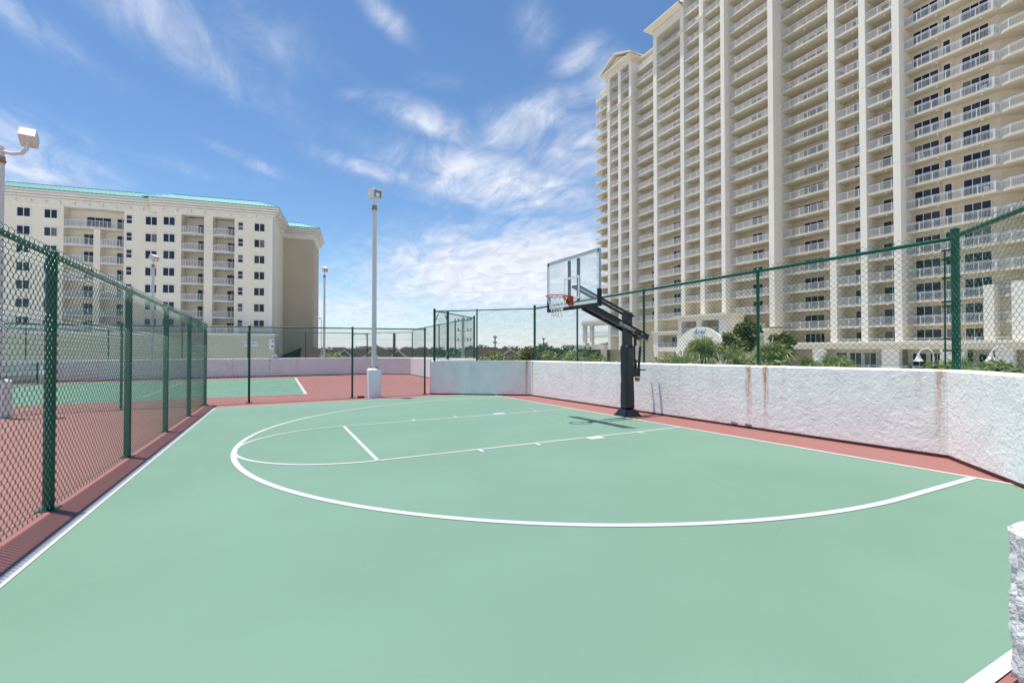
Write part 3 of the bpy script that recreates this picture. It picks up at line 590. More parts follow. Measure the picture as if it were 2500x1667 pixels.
# small black block by the fence foot, bench, net
b = MB().frus((0, 0), .05, .13, 0, .04, .11, .055); o = b.build('wheel_block', 'rubber', None, (-8.72, -4.35, dz(-8.72, -4.35)+.002), bevel=.008); tag(o, 'small black rubber block at the foot of the far fence', 'block')
o = empty('bench', (-23.9, -18.45, -.24)); 
for k in range(3): MB().box(-.18+k*.125, -.07+k*.125, -.9, .9, .43, .465).build('seat_slat', 'frame_white', o)
for k in range(4): MB().box(-.235, -.20, -.9, .9, .52+k*.105, .60+k*.105).build('back_slat', 'frame_white', o)
for sy in (-.7, .7): MB().box(-.18, .2, sy-.03, sy+.03, 0, .43).box(-.20, -.15, sy-.03, sy+.03, 0, .93).build('leg', 'frame_white', o)
tag(o, 'white slatted bench against the far tennis court wall', 'bench')
o = empty('tennis_net', (-17.3, -17.85, -.24))
for sx in (-6.4, 6.4): MB().tube([(sx, 0, 0), (sx, 0, 1.10)], .045, 12).build('net_post', 'fence_green', o, smooth=True)
b = MB()
for x in np.arange(-6.3, 6.31, .09): b.box(x-.004, x+.004, -.003, .003, .06, 1.0)
for z in np.arange(.08, 1.0, .09): b.box(-6.35, 6.35, -.003, .003, z-.004, z+.004)
stuff(b.build('netting', 'rubber', o)); MB().box(-6.36, 6.36, -.012, .012, .98, 1.05).build('net_band', 'net_white', o); tag(o, 'dark tennis net with white band at the far left court', 'net')

# ------------------------------------------------------------------ basketball hoop
HY = .26; o = empty('basketball_hoop', (HX-.01, HY, dz(HX, HY))); oz = o.location.z
L_ = lambda y, z: (y-HY, z-oz)                        # world y, z to local
b = MB().frus((0, 0), .225, .225, .01, .135, .135, .165); b.box(-.235, .235, -.235, .235, .0, .012)
for sx in (-.2, .2):
    for sy in (-.2, .2): b.tube([(sx, sy, .01), (sx, sy, .045)], .02, 6)
b.build('base', 'black_steel', o, bevel=.01)
MB().box(-.085, .085, -.085, .085, .15, 2.40).build('pole', 'black_steel', o, bevel=.012)
bm = bmesh.new(); bmesh.ops.create_cube(bm, size=1)   # creased vinyl sleeve
for v in bm.verts: v.co = Vector((v.co.x*.245, v.co.y*.245, .16+(v.co.z+.5)*1.475))
bmesh.ops.bevel(bm, geom=list(bm.edges), offset=.03, segments=3, affect='EDGES')
bmesh.ops.subdivide_edges(bm, edges=[e for e in bm.edges if e.calc_length() > .5], cuts=40, use_grid_fill=True)
bmesh.ops.subdivide_edges(bm, edges=[e for e in bm.edges if e.calc_length() > .1], cuts=5, use_grid_fill=True)
bm.normal_update()
for v in bm.verts:
    z = v.co.z; k = mnoise.noise(Vector((v.co.x*4+v.co.y*3, v.co.y*4, z*9+v.co.x*8))); a = math.exp(-((z-1.0)/.35)**2)
    v.co += v.normal*(.010*k*(.4+1.3*a) + .004*math.sin(z*5))
me = bpy.data.meshes.new('pad'); bm.to_mesh(me); bm.free(); me.materials.append(MATS['black_vinyl']); me.shade_smooth(); obj('pad', me, o)
b = MB()                                              # lower beam: channel pair with flanges
p, q = Vector((0, *L_(-.92, 2.50))), Vector((0, *L_(.80, 1.80)))
for sx in (-1, 1):
    off = Vector((sx*.105, 0, 0)); b.bar(p+off, q+off, .012, .135, (0, .4, 1)); 
b.build('lower_arm', 'black_steel', o)
b = MB(); nrm = Vector((0, .377, .926))
for fr in (.30, .52): c = p.lerp(q, fr); b.bar(c-Vector((.1, 0, 0))-nrm*.05, c+Vector((.1, 0, 0))-nrm*.05, .05, .02)
for sx in (-1, 1):
    b.bar(p+Vector((sx*.125, 0, 0))-nrm*.068, q+Vector((sx*.125, 0, 0))-nrm*.068, .045, .008, (0, .4, 1)); b.bar(p+Vector((sx*.125, 0, 0))+nrm*.068, q+Vector((sx*.125, 0, 0))+nrm*.068, .045, .008, (0, .4, 1))
b.build('arm_flange', 'black_steel', o)
b = MB()
for sx in (-1, 1): b.bar((sx*.10, *L_(-1.20, 2.93)), (sx*.10, *L_(.36, 2.31)), .035, .055, (0, .4, 1))
b.bar((-.12, *L_(-1.18, 2.92)), (.12, *L_(-1.18, 2.92)), .04, .05); b.build('upper_arm', 'black_steel', o)
for yy, zz in ((.36, 2.315), (.34, 1.985), (.56, 1.90), (.78, 1.81)):
    b = MB().tube([(.10, *L_(yy, zz)), (.165, *L_(yy, zz))], .020, 10); b.build('bolt', 'galvanised', o, smooth=True)
BY = -1.28 - HY; B0, B1 = 2.455-oz, 3.555-oz          # board
bd = MB().box(-.985, .985, BY-.006, BY+.006, B0+.03, B1).build('backboard', 'acrylic', o)
b = MB()
for x0, x1, z0, z1 in ((-.985, .985, B1-.055, B1), (-.985, -.935, B0, B1), (.935, .985, B0, B1)): b.box(x0, x1, BY-.010, BY-.0065, z0, z1)
b.box(-.985, .985, BY-.010, BY-.0065, B0+.035, B0+.09)
for x0, x1, z0, z1 in ((-.30, .30, B0+.62, B0+.67), (-.30, -.25, B0+.22, B0+.62), (.25, .30, B0+.22, B0+.62), (-.30, .30, B0+.17, B0+.22)): b.box(x0, x1, BY-.009, BY-.0065, z0, z1)
b.build('target_marking', 'decal_white', bd)
b = MB()
for x0, x1, z0, z1 in ((-.995, .995, B1, B1+.02), (-.995, -.985, B0, B1), (.985, .995, B0, B1)): b.box(x0, x1, BY-.022, BY+.03, z0, z1)
b.build('board_frame', 'board_edge', bd)
b = MB()
for x in (-.135, .215): b.box(x-.037, x+.037, BY+.008, BY+.045, B0+.05, B1-.06)
b.build('rear_bracket', 'black_steel', bd)
b = MB().box(-1.0, 1.0, BY-.032, BY+.042, B0-.045, B0+.028)
for sx in (-1, 1): b.box(sx*.968-.034, sx*.968+.034, BY-.034, BY+.044, B0+.02, B0+.31)
b.build('edge_padding', 'rubber', bd, bevel=.012)
RZ = 2.685-oz; RC = BY-.15-.235; b = MB()              # rim
b.tube([(.23*math.cos(a), RC+.23*math.sin(a), RZ) for a in np.linspace(0, 2*math.pi, 41)], .0105, 8, cap=False)
rim = b.build('rim', 'hoop_red', o, smooth=True)
b = MB().add([(-.075, BY-.012, RZ+.015), (.075, BY-.012, RZ+.015), (.075, BY-.012, RZ-.19), (-.075, BY-.012, RZ-.19), (-.075, BY-.045, RZ+.015), (.075, BY-.045, RZ+.015), (.075, BY-.045, RZ-.19), (-.075, BY-.045, RZ-.19)],
             [(0, 1, 2, 3), (4, 7, 6, 5), (0, 4, 5, 1), (1, 5, 6, 2), (2, 6, 7, 3), (3, 7, 4, 0)])
for sx in (-1, 1): b.yprism([(sx*.072, RZ-.012), (sx*.072, RZ-.014)], 0, 0) if 0 else b.add([(sx*.07, BY-.04, RZ+.012), (sx*.055, RC+.19, RZ+.006), (sx*.055, RC+.19, RZ-.03), (sx*.07, BY-.04, RZ-.17), (sx*.078, BY-.04, RZ+.012), (sx*.063, RC+.19, RZ+.006), (sx*.063, RC+.19, RZ-.03), (sx*.078, BY-.04, RZ-.17)], [(0, 1, 2, 3), (4, 7, 6, 5), (0, 4, 5, 1), (1, 5, 6, 2), (2, 6, 7, 3), (3, 7, 4, 0)])
b.box(-.075, .075, RC+.18, BY-.04, RZ-.004, RZ+.012); b.build('rim_bracket', 'hoop_red', rim)
b = MB(); NN = 12                                     # net: diamonds narrowing downwards
prof = [(.225, 0), (.20, .07), (.17, .15), (.14, .23), (.12, .31), (.115, .38), (.12, .44)]
for k in range(NN):
    for sgn in (-1, 1):
        pts = []
        for j in range(len(prof)*2-1):
            f = j/2; i0 = min(int(f), len(prof)-2); w = f-i0; r_ = prof[i0][0]*(1-w)+prof[i0+1][0]*w; h_ = prof[i0][1]*(1-w)+prof[i0+1][1]*w
            a = 2*math.pi*(k/NN + sgn*f*.5/NN) + .03*math.sin(k*7+j); pts.append((r_*math.cos(a), RC+r_*math.sin(a), RZ-.012-h_*(1+.03*math.sin(k*3))))
        b.tube(pts, .0042, 5, cap=False)
b.build('net', 'net_white', rim)
# crank actuator behind the pole
b = MB().tube([(.0, *L_(.50, 1.90)), (.0, *L_(.505, 1.08))], .034, 12); b.tube([(0, *L_(.655, 1.60)), (0, *L_(.585, .95))], .030, 12); b.build('actuator', 'black_steel', o, smooth=True)
b = MB().tube([(0, *L_(.665, 1.80)), (0, *L_(.655, 1.58))], .022, 10); b.box(-.04, .04, L_(.52, 0)[0], L_(.60, 0)[0], .80-oz, .88-oz); b.build('rusty_rod', 'rust', o)
b = MB().box(-.04, .04, L_(.42, 0)[0], L_(.62, 0)[0], .90-oz, 1.10-oz); b.tube([(.03, *L_(.60, 1.06)), (.06, *L_(.76, 1.06))], .017, 8); b.build('crank_gear', 'black_steel', o, bevel=.01)
MB().box(.030, .037, L_(.475, 0)[0], L_(.535, 0)[0], 1.30-oz, 1.62-oz).build('warning_label', 'decal_white', o)
MB().box(.030, .0375, L_(.465, 0)[0], L_(.48, 0)[0], 1.36-oz, 1.42-oz).build('yellow_label', 'decal_yellow', o)
# white lettering on the beam side: ring emblem and two rows of marks, as on the photograph
d = (q-p).normalized(); side = Vector((.1125, 0, 0)); pt = lambda s, h: p + d*s + nrm*h + side
b = MB(); s0 = .98
c0 = pt(s0, .0)
for i in range(14):
    a0, a1 = 2*math.pi*i/14, 2*math.pi*(i+1)/14
    b.add([c0+d*(.045*math.cos(a))+nrm*(.045*math.sin(a)) for a in (a0, a1)] + [c0+d*(.032*math.cos(a))+nrm*(.032*math.sin(a)) for a in (a1, a0)], [(0, 1, 2, 3)])
b.add([c0+d*x+nrm*z for x, z in ((-.02, -.005), (.02, -.005), (.02, .005), (-.02, .005))], [(0, 1, 2, 3)])
b.add([c0+d*x+nrm*z for x, z in ((-.005, -.02), (.005, -.02), (.005, .02), (-.005, .02))], [(0, 1, 2, 3)])
b.build('emblem', 'decal_white', o)
def text_mesh(txt, size, m, name, bold=False, shear=0, parent=None):
    cu = bpy.data.curves.new(name, 'FONT'); cu.body = txt; cu.size = size; cu.shear = shear; cu.extrude = size*.02; cu.offset = size*(.025 if bold else 0); cu.resolution_u = 3
    to = bpy.data.objects.new(name, cu); COL.objects.link(to); bpy.context.view_layer.update()
    me = bpy.data.meshes.new_from_object(to.evaluated_get(bpy.context.evaluated_depsgraph_get())); bpy.data.objects.remove(to)
    me.materials.clear(); me.materials.append(MATS[m]); return obj(name, me, parent)
tx = text_mesh('1-800-000-0000'.replace('0', '8'), .062, 'decal_white', 'lettering', True, 0, o) if 0 else None
b = MB()
for i, wd in enumerate((.012, .03, .03, .03, .014, .03, .03, .03, .014, .03, .03, .03, .03)):
    s = s0+.065+i*.029; b.add([pt(s, -.002), pt(s+wd*.72, -.002), pt(s+wd*.72, .032), pt(s, .032)], [(0, 1, 2, 3)])
for i in range(12): s = s0+.065+i*.03; b.add([pt(s, -.032), pt(s+.024, -.032), pt(s+.024, -.014), pt(s, -.014)], [(0, 1, 2, 3)])
b.build('lettering', 'decal_white', o)
tag(o, 'black padded basketball hoop with clear backboard and orange rim', 'basketball hoop')

# ------------------------------------------------------------------ the tall beige tower
YF, FHT, ZB = 63.9, 2.95, 1.402
TW = empty('apartment_tower', (-48, YF, GZ)); TO = Vector(TW.location)
def tpart(b, name, m, **k): return b.build(name, m, TW, (-TO.x, -TO.y, -TO.z), **k)
zs = lambda n: ZB + FHT*n                               # underside of slab n
def railing_mesh(pts, name, m='rail_white', h=1.07, step=.115, double=False, pw=.010):
    """pts: ground polyline of the rail at z 0"""
    b = MB()
    for (x0, y0), (x1, y1) in zip(pts[:-1], pts[1:]):
        p, q = Vector((x0, y0, 0)), Vector((x1, y1, 0)); L = (q-p).length
        if L < .05: continue
        for z, w in ((h, .05), (.09, .04)) + (((h-.16, .03),) if double else ()): b.bar(p+Vector((0, 0, z)), q+Vector((0, 0, z)), w, .045)
        n = max(1, int(L/step))
        for i in range(n+1):
            c = p.lerp(q, i/n); w = .034 if i % 12 == 0 else pw; b.box(c.x-w, c.x+w, c.y-w*.7, c.y+w*.7, .0 if i % 12 == 0 else .08, h)
    return b.mesh(name, m)
LM = MB().tube([(0, 0, 0), (0, 0, -.07), (0, 0, -.13)], [.12, .11, .05], 8).mesh('ceiling_light', 'rail_white', True)
def door_meshes(w, panes, h=2.25):
    b = MB(); t = .05; b.box(0, w, -.03, .02, h-t, h); b.box(0, t, -.03, .02, 0, h-t); b.box(w-t, w, -.03, .02, 0, h-t)
    pw = (w-2*t)/panes
    for i in range(1, panes): x = t+pw*i; b.box(x-.03, x+.03, -.03, .02, 0, h-t)
    fm = b.mesh('balcony_door', 'frame_white'); pm = {}
    for m in ('pane_dark', 'pane_blind', 'pane_curtain'): pm[m] = MB().box(.0, pw-.04, -.012, .004, .03, h-t-.01).mesh('pane', m)
    return fm, pm, [t+pw*i+.02 for i in range(panes)]
def glass():
    k = random.random(); return 'pane_curtain' if k < .07 else 'pane_blind' if k < .30 else 'pane_dark'
def put_door(x, y, z, DM, parent, org):
    fm, pm, xs = DM; d = obj('balcony_door', fm, parent, (x-org.x, y-org.y, z-org.z)); bl = random.random()
    for xx in xs: obj('pane', pm[glass()], d, (xx, 0, 0))
# name, x0, x1, setback, depth, lowest slab, top slab, doors as (x, width, panes)
BAYS = [('B', -80.46, -77.41, .10, 2.3, 1, 21, []), ('C', -76.49, -73.65, .10, 2.3, 1, 21, [(-75.4, 1.6, 2)]),
        ('D', -72.83, -65.98, 1.06, 2.5, 2, 21, [(-70.0, 2.9, 3)]), ('E', -65.01, -58.63, .12, 2.4, 2, 21, [(-62.6, 2.7, 3)]),
        ('F', -57.71, -53.96, .12, 2.4, 3, 22, [(-55.6, 1.8, 2)]), ('G', -53.01, -49.25, .12, 2.4, 3, 22, [(-51.1, 1.8, 2)]),
        ('H', -48.44, -40.23, 1.10, 2.8, 2, 22, [(-45.6, 1.9, 2), (-41.75, 1.6, 2)]), ('I', -39.35, -30.96, 2.0, 2.8, 1, 22, [(-37.1, 3.0, 3), (-32.3, .95, 1)]),
        ('J', -30.09, -27.0, .12, 2.4, 1, 22, [(-28.6, 1.55, 2)]), ('K', -26.21, -23.16, .12, 2.4, 1, 22, [(-25.1, 2.0, 2)])]
DTOP = {'D': 21, 'E': 22}
for nm, x0, x1, sb, dp, n0, n1, doors in BAYS:
    w = x1-x0; ys = YF+sb; yb = ys+dp
    sm = MB().box(0, w, 0, dp+.02, 0, .20).mesh('balcony_slab', 'tower_slab')
    rm = railing_mesh([(0.02, .06), (w-.02, .06)], 'railing', pw=.0135 if nm in 'BCDEFGH' else .0115)
    dms = [(dx, door_meshes(dw, pn)) for dx, dw, pn in doors]
    ztw = zs(n1+1) if n1 == 22 or nm != 'D' else zs(21)+.2
    b = MB().box(x0-.3, x1+.3, yb, yb+.35, GZ+.13 if nm in 'IJK' else 1.0, ztw); tpart(b, 'back_wall', 'tower_wall')
    for n in range(n0, n1+1):
        z = zs(n); s = obj('balcony_slab', sm, TW, (x0-TO.x, ys-TO.y, z-TO.z)); obj('railing', rm, s, (0, 0, .2))
        obj('ceiling_light', LM, s, (w*(.62 if nm in 'FGJK' else .4), .8, 0))
        if w > 7.5: obj('ceiling_light', LM, s, (w*.84, .9, 0))
        if not (nm == 'D' and n == 21):
            for dx, dm in dms: put_door(dx-.35, yb, z+.2, dm, TW, TO)
    if doors:
        for n in range(0, n0):
            if nm in 'IJK':
                for dx, dm in dms: put_door(dx-.35, yb, zs(n)+.2, dm, TW, TO)
# piers: x0, x1, bottom, top, back
PIERS = [(-81.35, -80.46, 1.2, 66.0), (-77.41, -76.49, 1.2, 66.0), (-73.65, -72.83, 1.2, 66.0), (-65.98, -65.01, 1.2, 66.9), (-58.63, -57.71, 1.2, 71.5), (-53.96, -53.01, 7.4, 71.5),
         (-49.25, -48.44, 7.4, 71.5), (-40.23, -39.35, 5.0, 71.5), (-30.96, -30.09, 2.4, 71.5), (-27.0, -26.21, 2.4, 71.5), (-23.16, -22.35, 2.4, 71.5)]
for x0, x1, z0, z1 in PIERS:
    b = MB().box(x0, x1, YF, YF+5.0, z0, z1)
    for k in range(1, 6):
        zz = z0+(z1-z0)*k/6; b.box(x0-.004, x1+.004, YF-.012, YF+.3, zz-.03, zz+.03)
    tpart(b, 'pier', 'tower_pier')
# wide balconies right of the last pier: straight front, step back, angled nose
poly = [(-22.36, YF+1.15), (-13.94, YF+1.15), (-13.60, YF+1.70), (-12.75, YF+1.30), (-9.5, YF+1.15), (-8.3, YF+1.9), (-8.3, YF+5.0), (-12.6, YF+5.0), (-14.2, YF+3.6), (-22.36, YF+3.35)]
sm = MB().prism([(x+22.35, y-YF) for x, y in poly], 0, .20).mesh('balcony_slab', 'tower_slab')
rm = railing_mesh([(x+22.35+(.02 if i == 0 else 0), y-YF+.06) for i, (x, y) in enumerate(poly[:7])], 'railing', double=True)
wallp = [(-22.36, YF+2.7), (-19.3, YF+2.7), (-19.05, YF+2.45), (-18.0, YF+2.45), (-17.75, YF+2.7), (-13.9, YF+2.7), (-13.4, YF+3.3), (-12.2, YF+4.6), (-11.2, YF+4.9), (-7, YF+4.9), (-7, YF+8), (-22.36, YF+8)]
tpart(MB().prism(wallp, GZ+.13, 71.5), 'back_wall', 'tower_wall')
d3, d1 = door_meshes(2.6, 3, 2.35), door_meshes(.75, 1, 2.35); dl = door_meshes(2.45, 3, 2.35); dn = door_meshes(1.5, 2)
for n in range(-1, 23):
    z = zs(n)
    if n >= 1:
        s = obj('balcony_slab', sm, TW, (-22.35-TO.x, YF-TO.y, z-TO.z)); obj('railing', rm, s, (0, 0, .2))
        for lx, ly in ((3.1, 1.75), (7.2, 1.75), (10.9, 2.2)): obj('ceiling_light', LM, s, (lx, ly, 0))
    put_door(-22.0, YF+2.68, z+.2, d3, TW, TO); put_door(-18.88, YF+2.43, z+.2, d1, TW, TO); put_door(-17.2, YF+2.68, z+.2, dl, TW, TO)
    if n >= 0: put_door(-10.9, YF+4.88, z+.2, dn, TW, TO)
for x0, x1, zt in ((-14.75, -13.9, zs(2)+1.35), (-12.5, -11.55, zs(2)+1.5)): tpart(MB().box(x0, x1, YF+.2, YF+2.6, 2.4, zt), 'pier', 'tower_pier')
tpart(MB().box(-13.9, -12.5, YF+1.9, YF+2.2, 2.4, zs(2)+.3), 'back_wall', 'tower_wall')
# main mass behind and roofs
tpart(MB().box(-85.2, -66.0, YF+3.75, YF+18, GZ, 66.5).box(-66.0, -7, YF+5.2, YF+20, GZ, 71.4), 'tower_core', 'tower_wall')
tpart(MB().box(-58.7, -7, YF-.05, YF+4.5, 71.5, 72.6), 'parapet_band', 'tower_trim')
b = MB().box(-65.98, -57.72, YF-.02, YF+4.4, 66.75, 68.5); b.box(-66.05, -57.72, YF-.10, YF+4.4, 67.2, 67.35); b.box(-66.05, -57.72, YF-.10, YF+4.4, 67.9, 68.05); tpart(b, 'lintel', 'tower_trim')
b = MB().add([(-67.4, YF-1.3, 69.0), (-57.72, YF-1.3, 69.0), (-57.72, YF+6, 69.0), (-67.4, YF+6, 69.0), (-66.1, YF-.1, 68.45), (-57.72, YF-.1, 68.45), (-57.72, YF+5, 68.45), (-66.1, YF+5, 68.45), (-67.4, YF-1.3, 69.25), (-57.72, YF-1.3, 69.25), (-57.72, YF+6, 69.6), (-67.4, YF+6, 69.6)],
    [(0, 1, 5, 4), (3, 0, 4, 7), (0, 8, 9, 1), (3, 11, 8, 0), (8, 11, 10, 9), (2, 3, 7, 6)]); tpart(b, 'eave', 'tower_trim')
tpart(MB().box(-66.02, -65.9, YF+.3, YF+6, 62, 68.6), 'side_wall', 'tower_pier')
# pediment over the paired bays
b = MB().box(-82.0, -72.95, YF-.15, YF+4, 65.9, 67.0); b.box(-82.5, -72.6, YF-.6, YF+4, 67.0, 67.35); b.box(-82.9, -72.4, YF-.9, YF+4, 67.35, 67.6); tpart(b, 'entablature', 'tower_trim')
b = MB().yprism([(-82.2, 67.6), (-73.0, 67.6), (-77.6, 69.6)], YF-.1, YF+4); tpart(b, 'gable', 'tower_wall')
b = MB()
for a, c in (((-83.1, 67.55), (-77.6, 69.95)), ((-72.1, 67.55), (-77.6, 69.95))): b.add([(x, y, z+dd) for y in (YF-1.0, YF+6) for (x, z) in (a, c) for dd in (0, .32)], [(0, 2, 3, 1), (4, 5, 7, 6), (0, 4, 6, 2), (1, 3, 7, 5), (0, 1, 5, 4), (2, 6, 7, 3)])
tpart(b, 'gable_roof', 'tower_trim')
for xc in (-80.9, -76.95, -73.2):
    tpart(MB().tube([(xc, YF+.35, zs(19)+.9), (xc, YF+.35, 66)], .40, 14), 'column', 'tower_pier', smooth=True)
    tpart(MB().box(xc-.62, xc+.62, YF-.25, YF+.9, zs(19)+.55, zs(19)+.95), 'capital', 'tower_trim')
for xc in (-53.5, -58.15):
    tpart(MB().box(xc-.75, xc+.75, YF-.35, YF+.9, zs(21)+.1, zs(21)+.55), 'capital', 'tower_trim')
    tpart(MB().tube([(xc, YF+.35, zs(21)+.5), (xc, YF+.35, 71.5)], .45, 14), 'column', 'tower_pier', smooth=True)
# arched window over the paired bays
pts = [(-55.9, zs(22)+.5)] + [(-55.0-.9*math.cos(a), zs(22)+2.2+.9*math.sin(a)) for a in np.linspace(0, math.pi, 12)] + [(-54.1, zs(22)+.5)]
aw = tpart(MB().yprism(pts, YF+1.98, YF+2.1), 'arched_window', 'pane_dark')
b = MB().box(-55.03, -54.97, YF+1.93, YF+1.99, zs(22)+.5, zs(22)+3.1).box(-55.9, -54.1, YF+1.93, YF+1.985, zs(22)+2.16, zs(22)+2.22); b.build('glazing_bar', 'frame_white', aw)
# terrace penthouse wall behind bay D and left end roof
tpart(MB().box(-72.9, -66.0, YF+3.0, YF+3.2, 63, 66.6), 'penthouse_wall', 'tower_pier'); tpart(MB().box(-73.5, -66.0, YF+1.9, YF+5, 66.6, 66.95), 'penthouse_eave', 'tower_trim')
tpart(MB().box(-85.0, -81.3, YF+3.0, YF+3.2, 63, 65.6), 'penthouse_wall', 'tower_pier'); tpart(MB().box(-86, -81.3, YF+1.6, YF+5, 65.6, 65.95), 'penthouse_eave', 'tower_trim')
# left end: balconies that wrap round the corner
pa = [(-81.35, YF+.9), (-86.6, YF+.9), (-87.6, YF+1.3), (-88.1, YF+2.2), (-88.1, YF+6), (-84.9, YF+6), (-84.9, YF+3.1), (-81.35, YF+3.1)]
sm = MB().prism([(x+88.1, y-YF) for x, y in pa], 0, .20).mesh('balcony_slab', 'tower_slab'); rm = railing_mesh([(x+88.1+.04*(x < -85), y-YF+.06) for x, y in pa[:5]], 'railing')
brk = MB().prism([(x+88.1, y-YF) for x, y in [(-85.4, YF+1.6), (-86.7, YF+2.0), (-87.2, YF+3.0), (-87.2, YF+6), (-85.0, YF+6), (-85.0, YF+3.1)]], -.9, 0).mesh('corner_haunch', 'tower_wall')
da = door_meshes(2.0, 3)
tpart(MB().box(-84.9, -81.3, YF+3.1, YF+3.4, 1.2, 63), 'back_wall', 'tower_wall')
for n in range(3, 22):
    s = obj('balcony_slab', sm, TW, (-88.1-TO.x, YF-TO.y, zs(n)-TO.z)); obj('railing', rm, s, (0, 0, .2)); obj('corner_haunch', brk, s, (0, 0, -.002))
    if n < 21: put_door(-84.2, YF+3.09, zs(n)+.2, da, TW, TO)
# low colonnade at the left foot
for xc in (-91.6, -88.6): tpart(MB().box(xc-.42, xc+.42, YF+.3, YF+1.1, 1.0, 8.2), 'column', 'tower_pier')
for n in (1, 2):
    s = tpart(MB().box(-92.2, -81.4, YF+.1, YF+3.1, zs(n), zs(n)+.22), 'balcony_slab', 'tower_slab'); s_ = railing_mesh([(-92.1, YF+.2), (-81.5, YF+.2)], 'railing'); obj('railing', s_, s, (0, 0, zs(n)+.22))
    put_door(-84.2, YF+3.09, zs(n-1)+.2, da, TW, TO)
tpart(MB().box(-92.3, -81.4, YF+.1, YF+1.3, 7.6, 8.3), 'lintel', 'tower_trim')
tpart(MB().box(-98, -81.3, YF-1.2, YF+6, 1.2, 2.35).box(-97.4, -96.4, YF-.9, YF+.2, GZ, 1.2).box(-90.6, -89.6, YF-.9, YF+.2, GZ, 1.2).box(-83, -82, YF-.9, YF+.2, GZ, 1.2), 'podium', 'tower_trim')
# podium on the right: cornice, piers, dark openings with railings
b = MB().box(-39.4, 3, YF-.75, YF+3, 1.75, 2.35); b.box(-39.4, 3, YF-.95, YF+3, 2.15, 2.40); b.box(-39.4, 3, YF-.6, YF+3, 1.42, 1.75); tpart(b, 'podium_cornice', 'tower_trim')
rmk = {}
def openrail(x0, x1, y, z, h=.8): obj('railing', railing_mesh([(0, 0), (x1-x0, 0)], 'railing', h=h), TW, (x0-TO.x, y-TO.y, z-TO.z))
openrail(-30.0, -27.0, YF-.1, 2.35, .45); openrail(-26.2, -23.2, YF-.1, 2.35, .45); openrail(-22.3, -14.8, YF-.1, 2.35, .45); openrail(-13.8, -12.6, YF-.1, 2.35, .45)
cols = [(-33.2, -31.6), (-24.4, -22.5), (-18.4, -16.2), (-13.6, -12.2), (-10.4, -9.0)]
for x0, x1 in cols: tpart(MB().box(x0, x1, YF-.55, YF+.3, GZ, 1.45), 'podium_pier', 'tower_pier')
for (a, c), (e, f_) in zip(cols[:-1], cols[1:]):
    openrail(c+.02, e-.02, YF-.3, -1.55, .85); tpart(MB().box(c, e, YF-.5, YF+3, GZ, -1.55), 'podium_wall', 'tower_wall')
    for kx in np.arange(c+.5, e-1.4, 1.8): put_door(kx, YF+1.6, -1.55, door_meshes(1.5, 2, 2.5), TW, TO)
    tpart(MB().box(c, e, YF+1.62, YF+1.9, -1.6, 1.5), 'recess_wall', 'tower_wall')
# middle podium below bays H and I
b = MB().box(-48.5, -39.3, YF-1.3, YF+2, 3.6, 4.3); b.box(-48.5, -39.3, YF-1.55, YF+2, 4.3, 4.75); tpart(b, 'podium_cornice', 'tower_trim')
tpart(MB().box(-48.5, -47.6, YF-1.2, YF-.3, GZ, 3.6).box(-40.4, -39.4, YF-1.2, YF-.3, GZ, 3.6), 'podium_pier', 'tower_pier')
tpart(MB().box(-48.5, -39.3, YF+.6, YF+2, GZ, 3.6), 'podium_wall', 'sage_wall')
openrail(-48.3, -40.3, YF-1.0, 4.75, .75)
for kx in (-37.1, -32.3): put_door(kx, YF+4.28, zs(0)+.2, door_meshes(2.4 if kx < -35 else .95, 3 if kx < -35 else 1), TW, TO)
# entrance portal with the arched name board
YP = 60.6
b = MB().box(-56.6, -45.3, YP-.25, YF+1, 6.95, 7.25); b.box(-56.8, -45.1, YP-.5, YF+1, 7.25, 7.55); b.box(-56.3, -45.6, YP, YF+1, 6.45, 6.95); tpart(b, 'portal_cornice', 'tower_trim')
for x0, x1 in ((-56.3, -55.5), (-52.0, -50.9), (-47.2, -45.6)): tpart(MB().box(x0, x1, YP, YF+1, GZ, 6.45), 'portal_pier', 'tower_pier')
for x0, x1 in ((-55.5, -52.0), (-50.9, -47.2)):
    tpart(MB().box(x0, x1, YP+1.8, YP+2.0, GZ, 6.45), 'portal_wall', 'tan_wall'); openrail(x0, x1, YP+.15, 4.2, 1.0); tpart(MB().box(x0, x1, YP+.05, YP+1.8, 3.9, 4.2), 'portal_slab', 'tower_slab')
    put_door(x1-1.4, YP+1.78, 4.2, door_meshes(1.2, 1), TW, TO)
# arch
no, ni = 24, 24; A_ = []
ar = MB(); xo, zo = -50.9, .2
outer = [(xo-5.6*math.cos(a), max(GZ, zo+5.15*math.sin(a))) for a in np.linspace(0, math.pi, no+1)]; inner = [(xo-3.6*math.cos(a), max(GZ, zo+3.0*math.sin(a))) for a in np.linspace(0, math.pi, no+1)]
outer = [(-56.5, GZ)] + outer + [(-45.3, GZ)]; inner = [(-54.5, GZ)] + inner + [(-47.3, GZ)]
for i in range(len(outer)-1):
    a, c, d_, e = outer[i], outer[i+1], inner[i+1], inner[i]; ar.add([(x, YP-.45, z) for x, z in (a, c, d_, e)] + [(x, YP-.05, z) for x, z in (a, c, d_, e)], [(0, 1, 2, 3), (7, 6, 5, 4), (0, 4, 5, 1), (2, 6, 7, 3)])
arch = tpart(ar, 'sign_arch', 'tower_pier')
def sign(txt, x, z, size, m, shear=0, bold=False):
    s = text_mesh(txt, size, m, 'lettering', bold, shear, TW); s.rotation_euler = (rad(90), 0, 0); bb = [v.co.x for v in s.data.vertices]; s.location = (x-TO.x-(max(bb)+min(bb))/2, YP-.47-TO.y, z-TO.z); return s
sign('Ariel', -50.9, 4.05, 1.25, 'sign_blue', .45); sign('D U N E S', -50.9, 3.45, .52, 'sign_grey', 0, True)
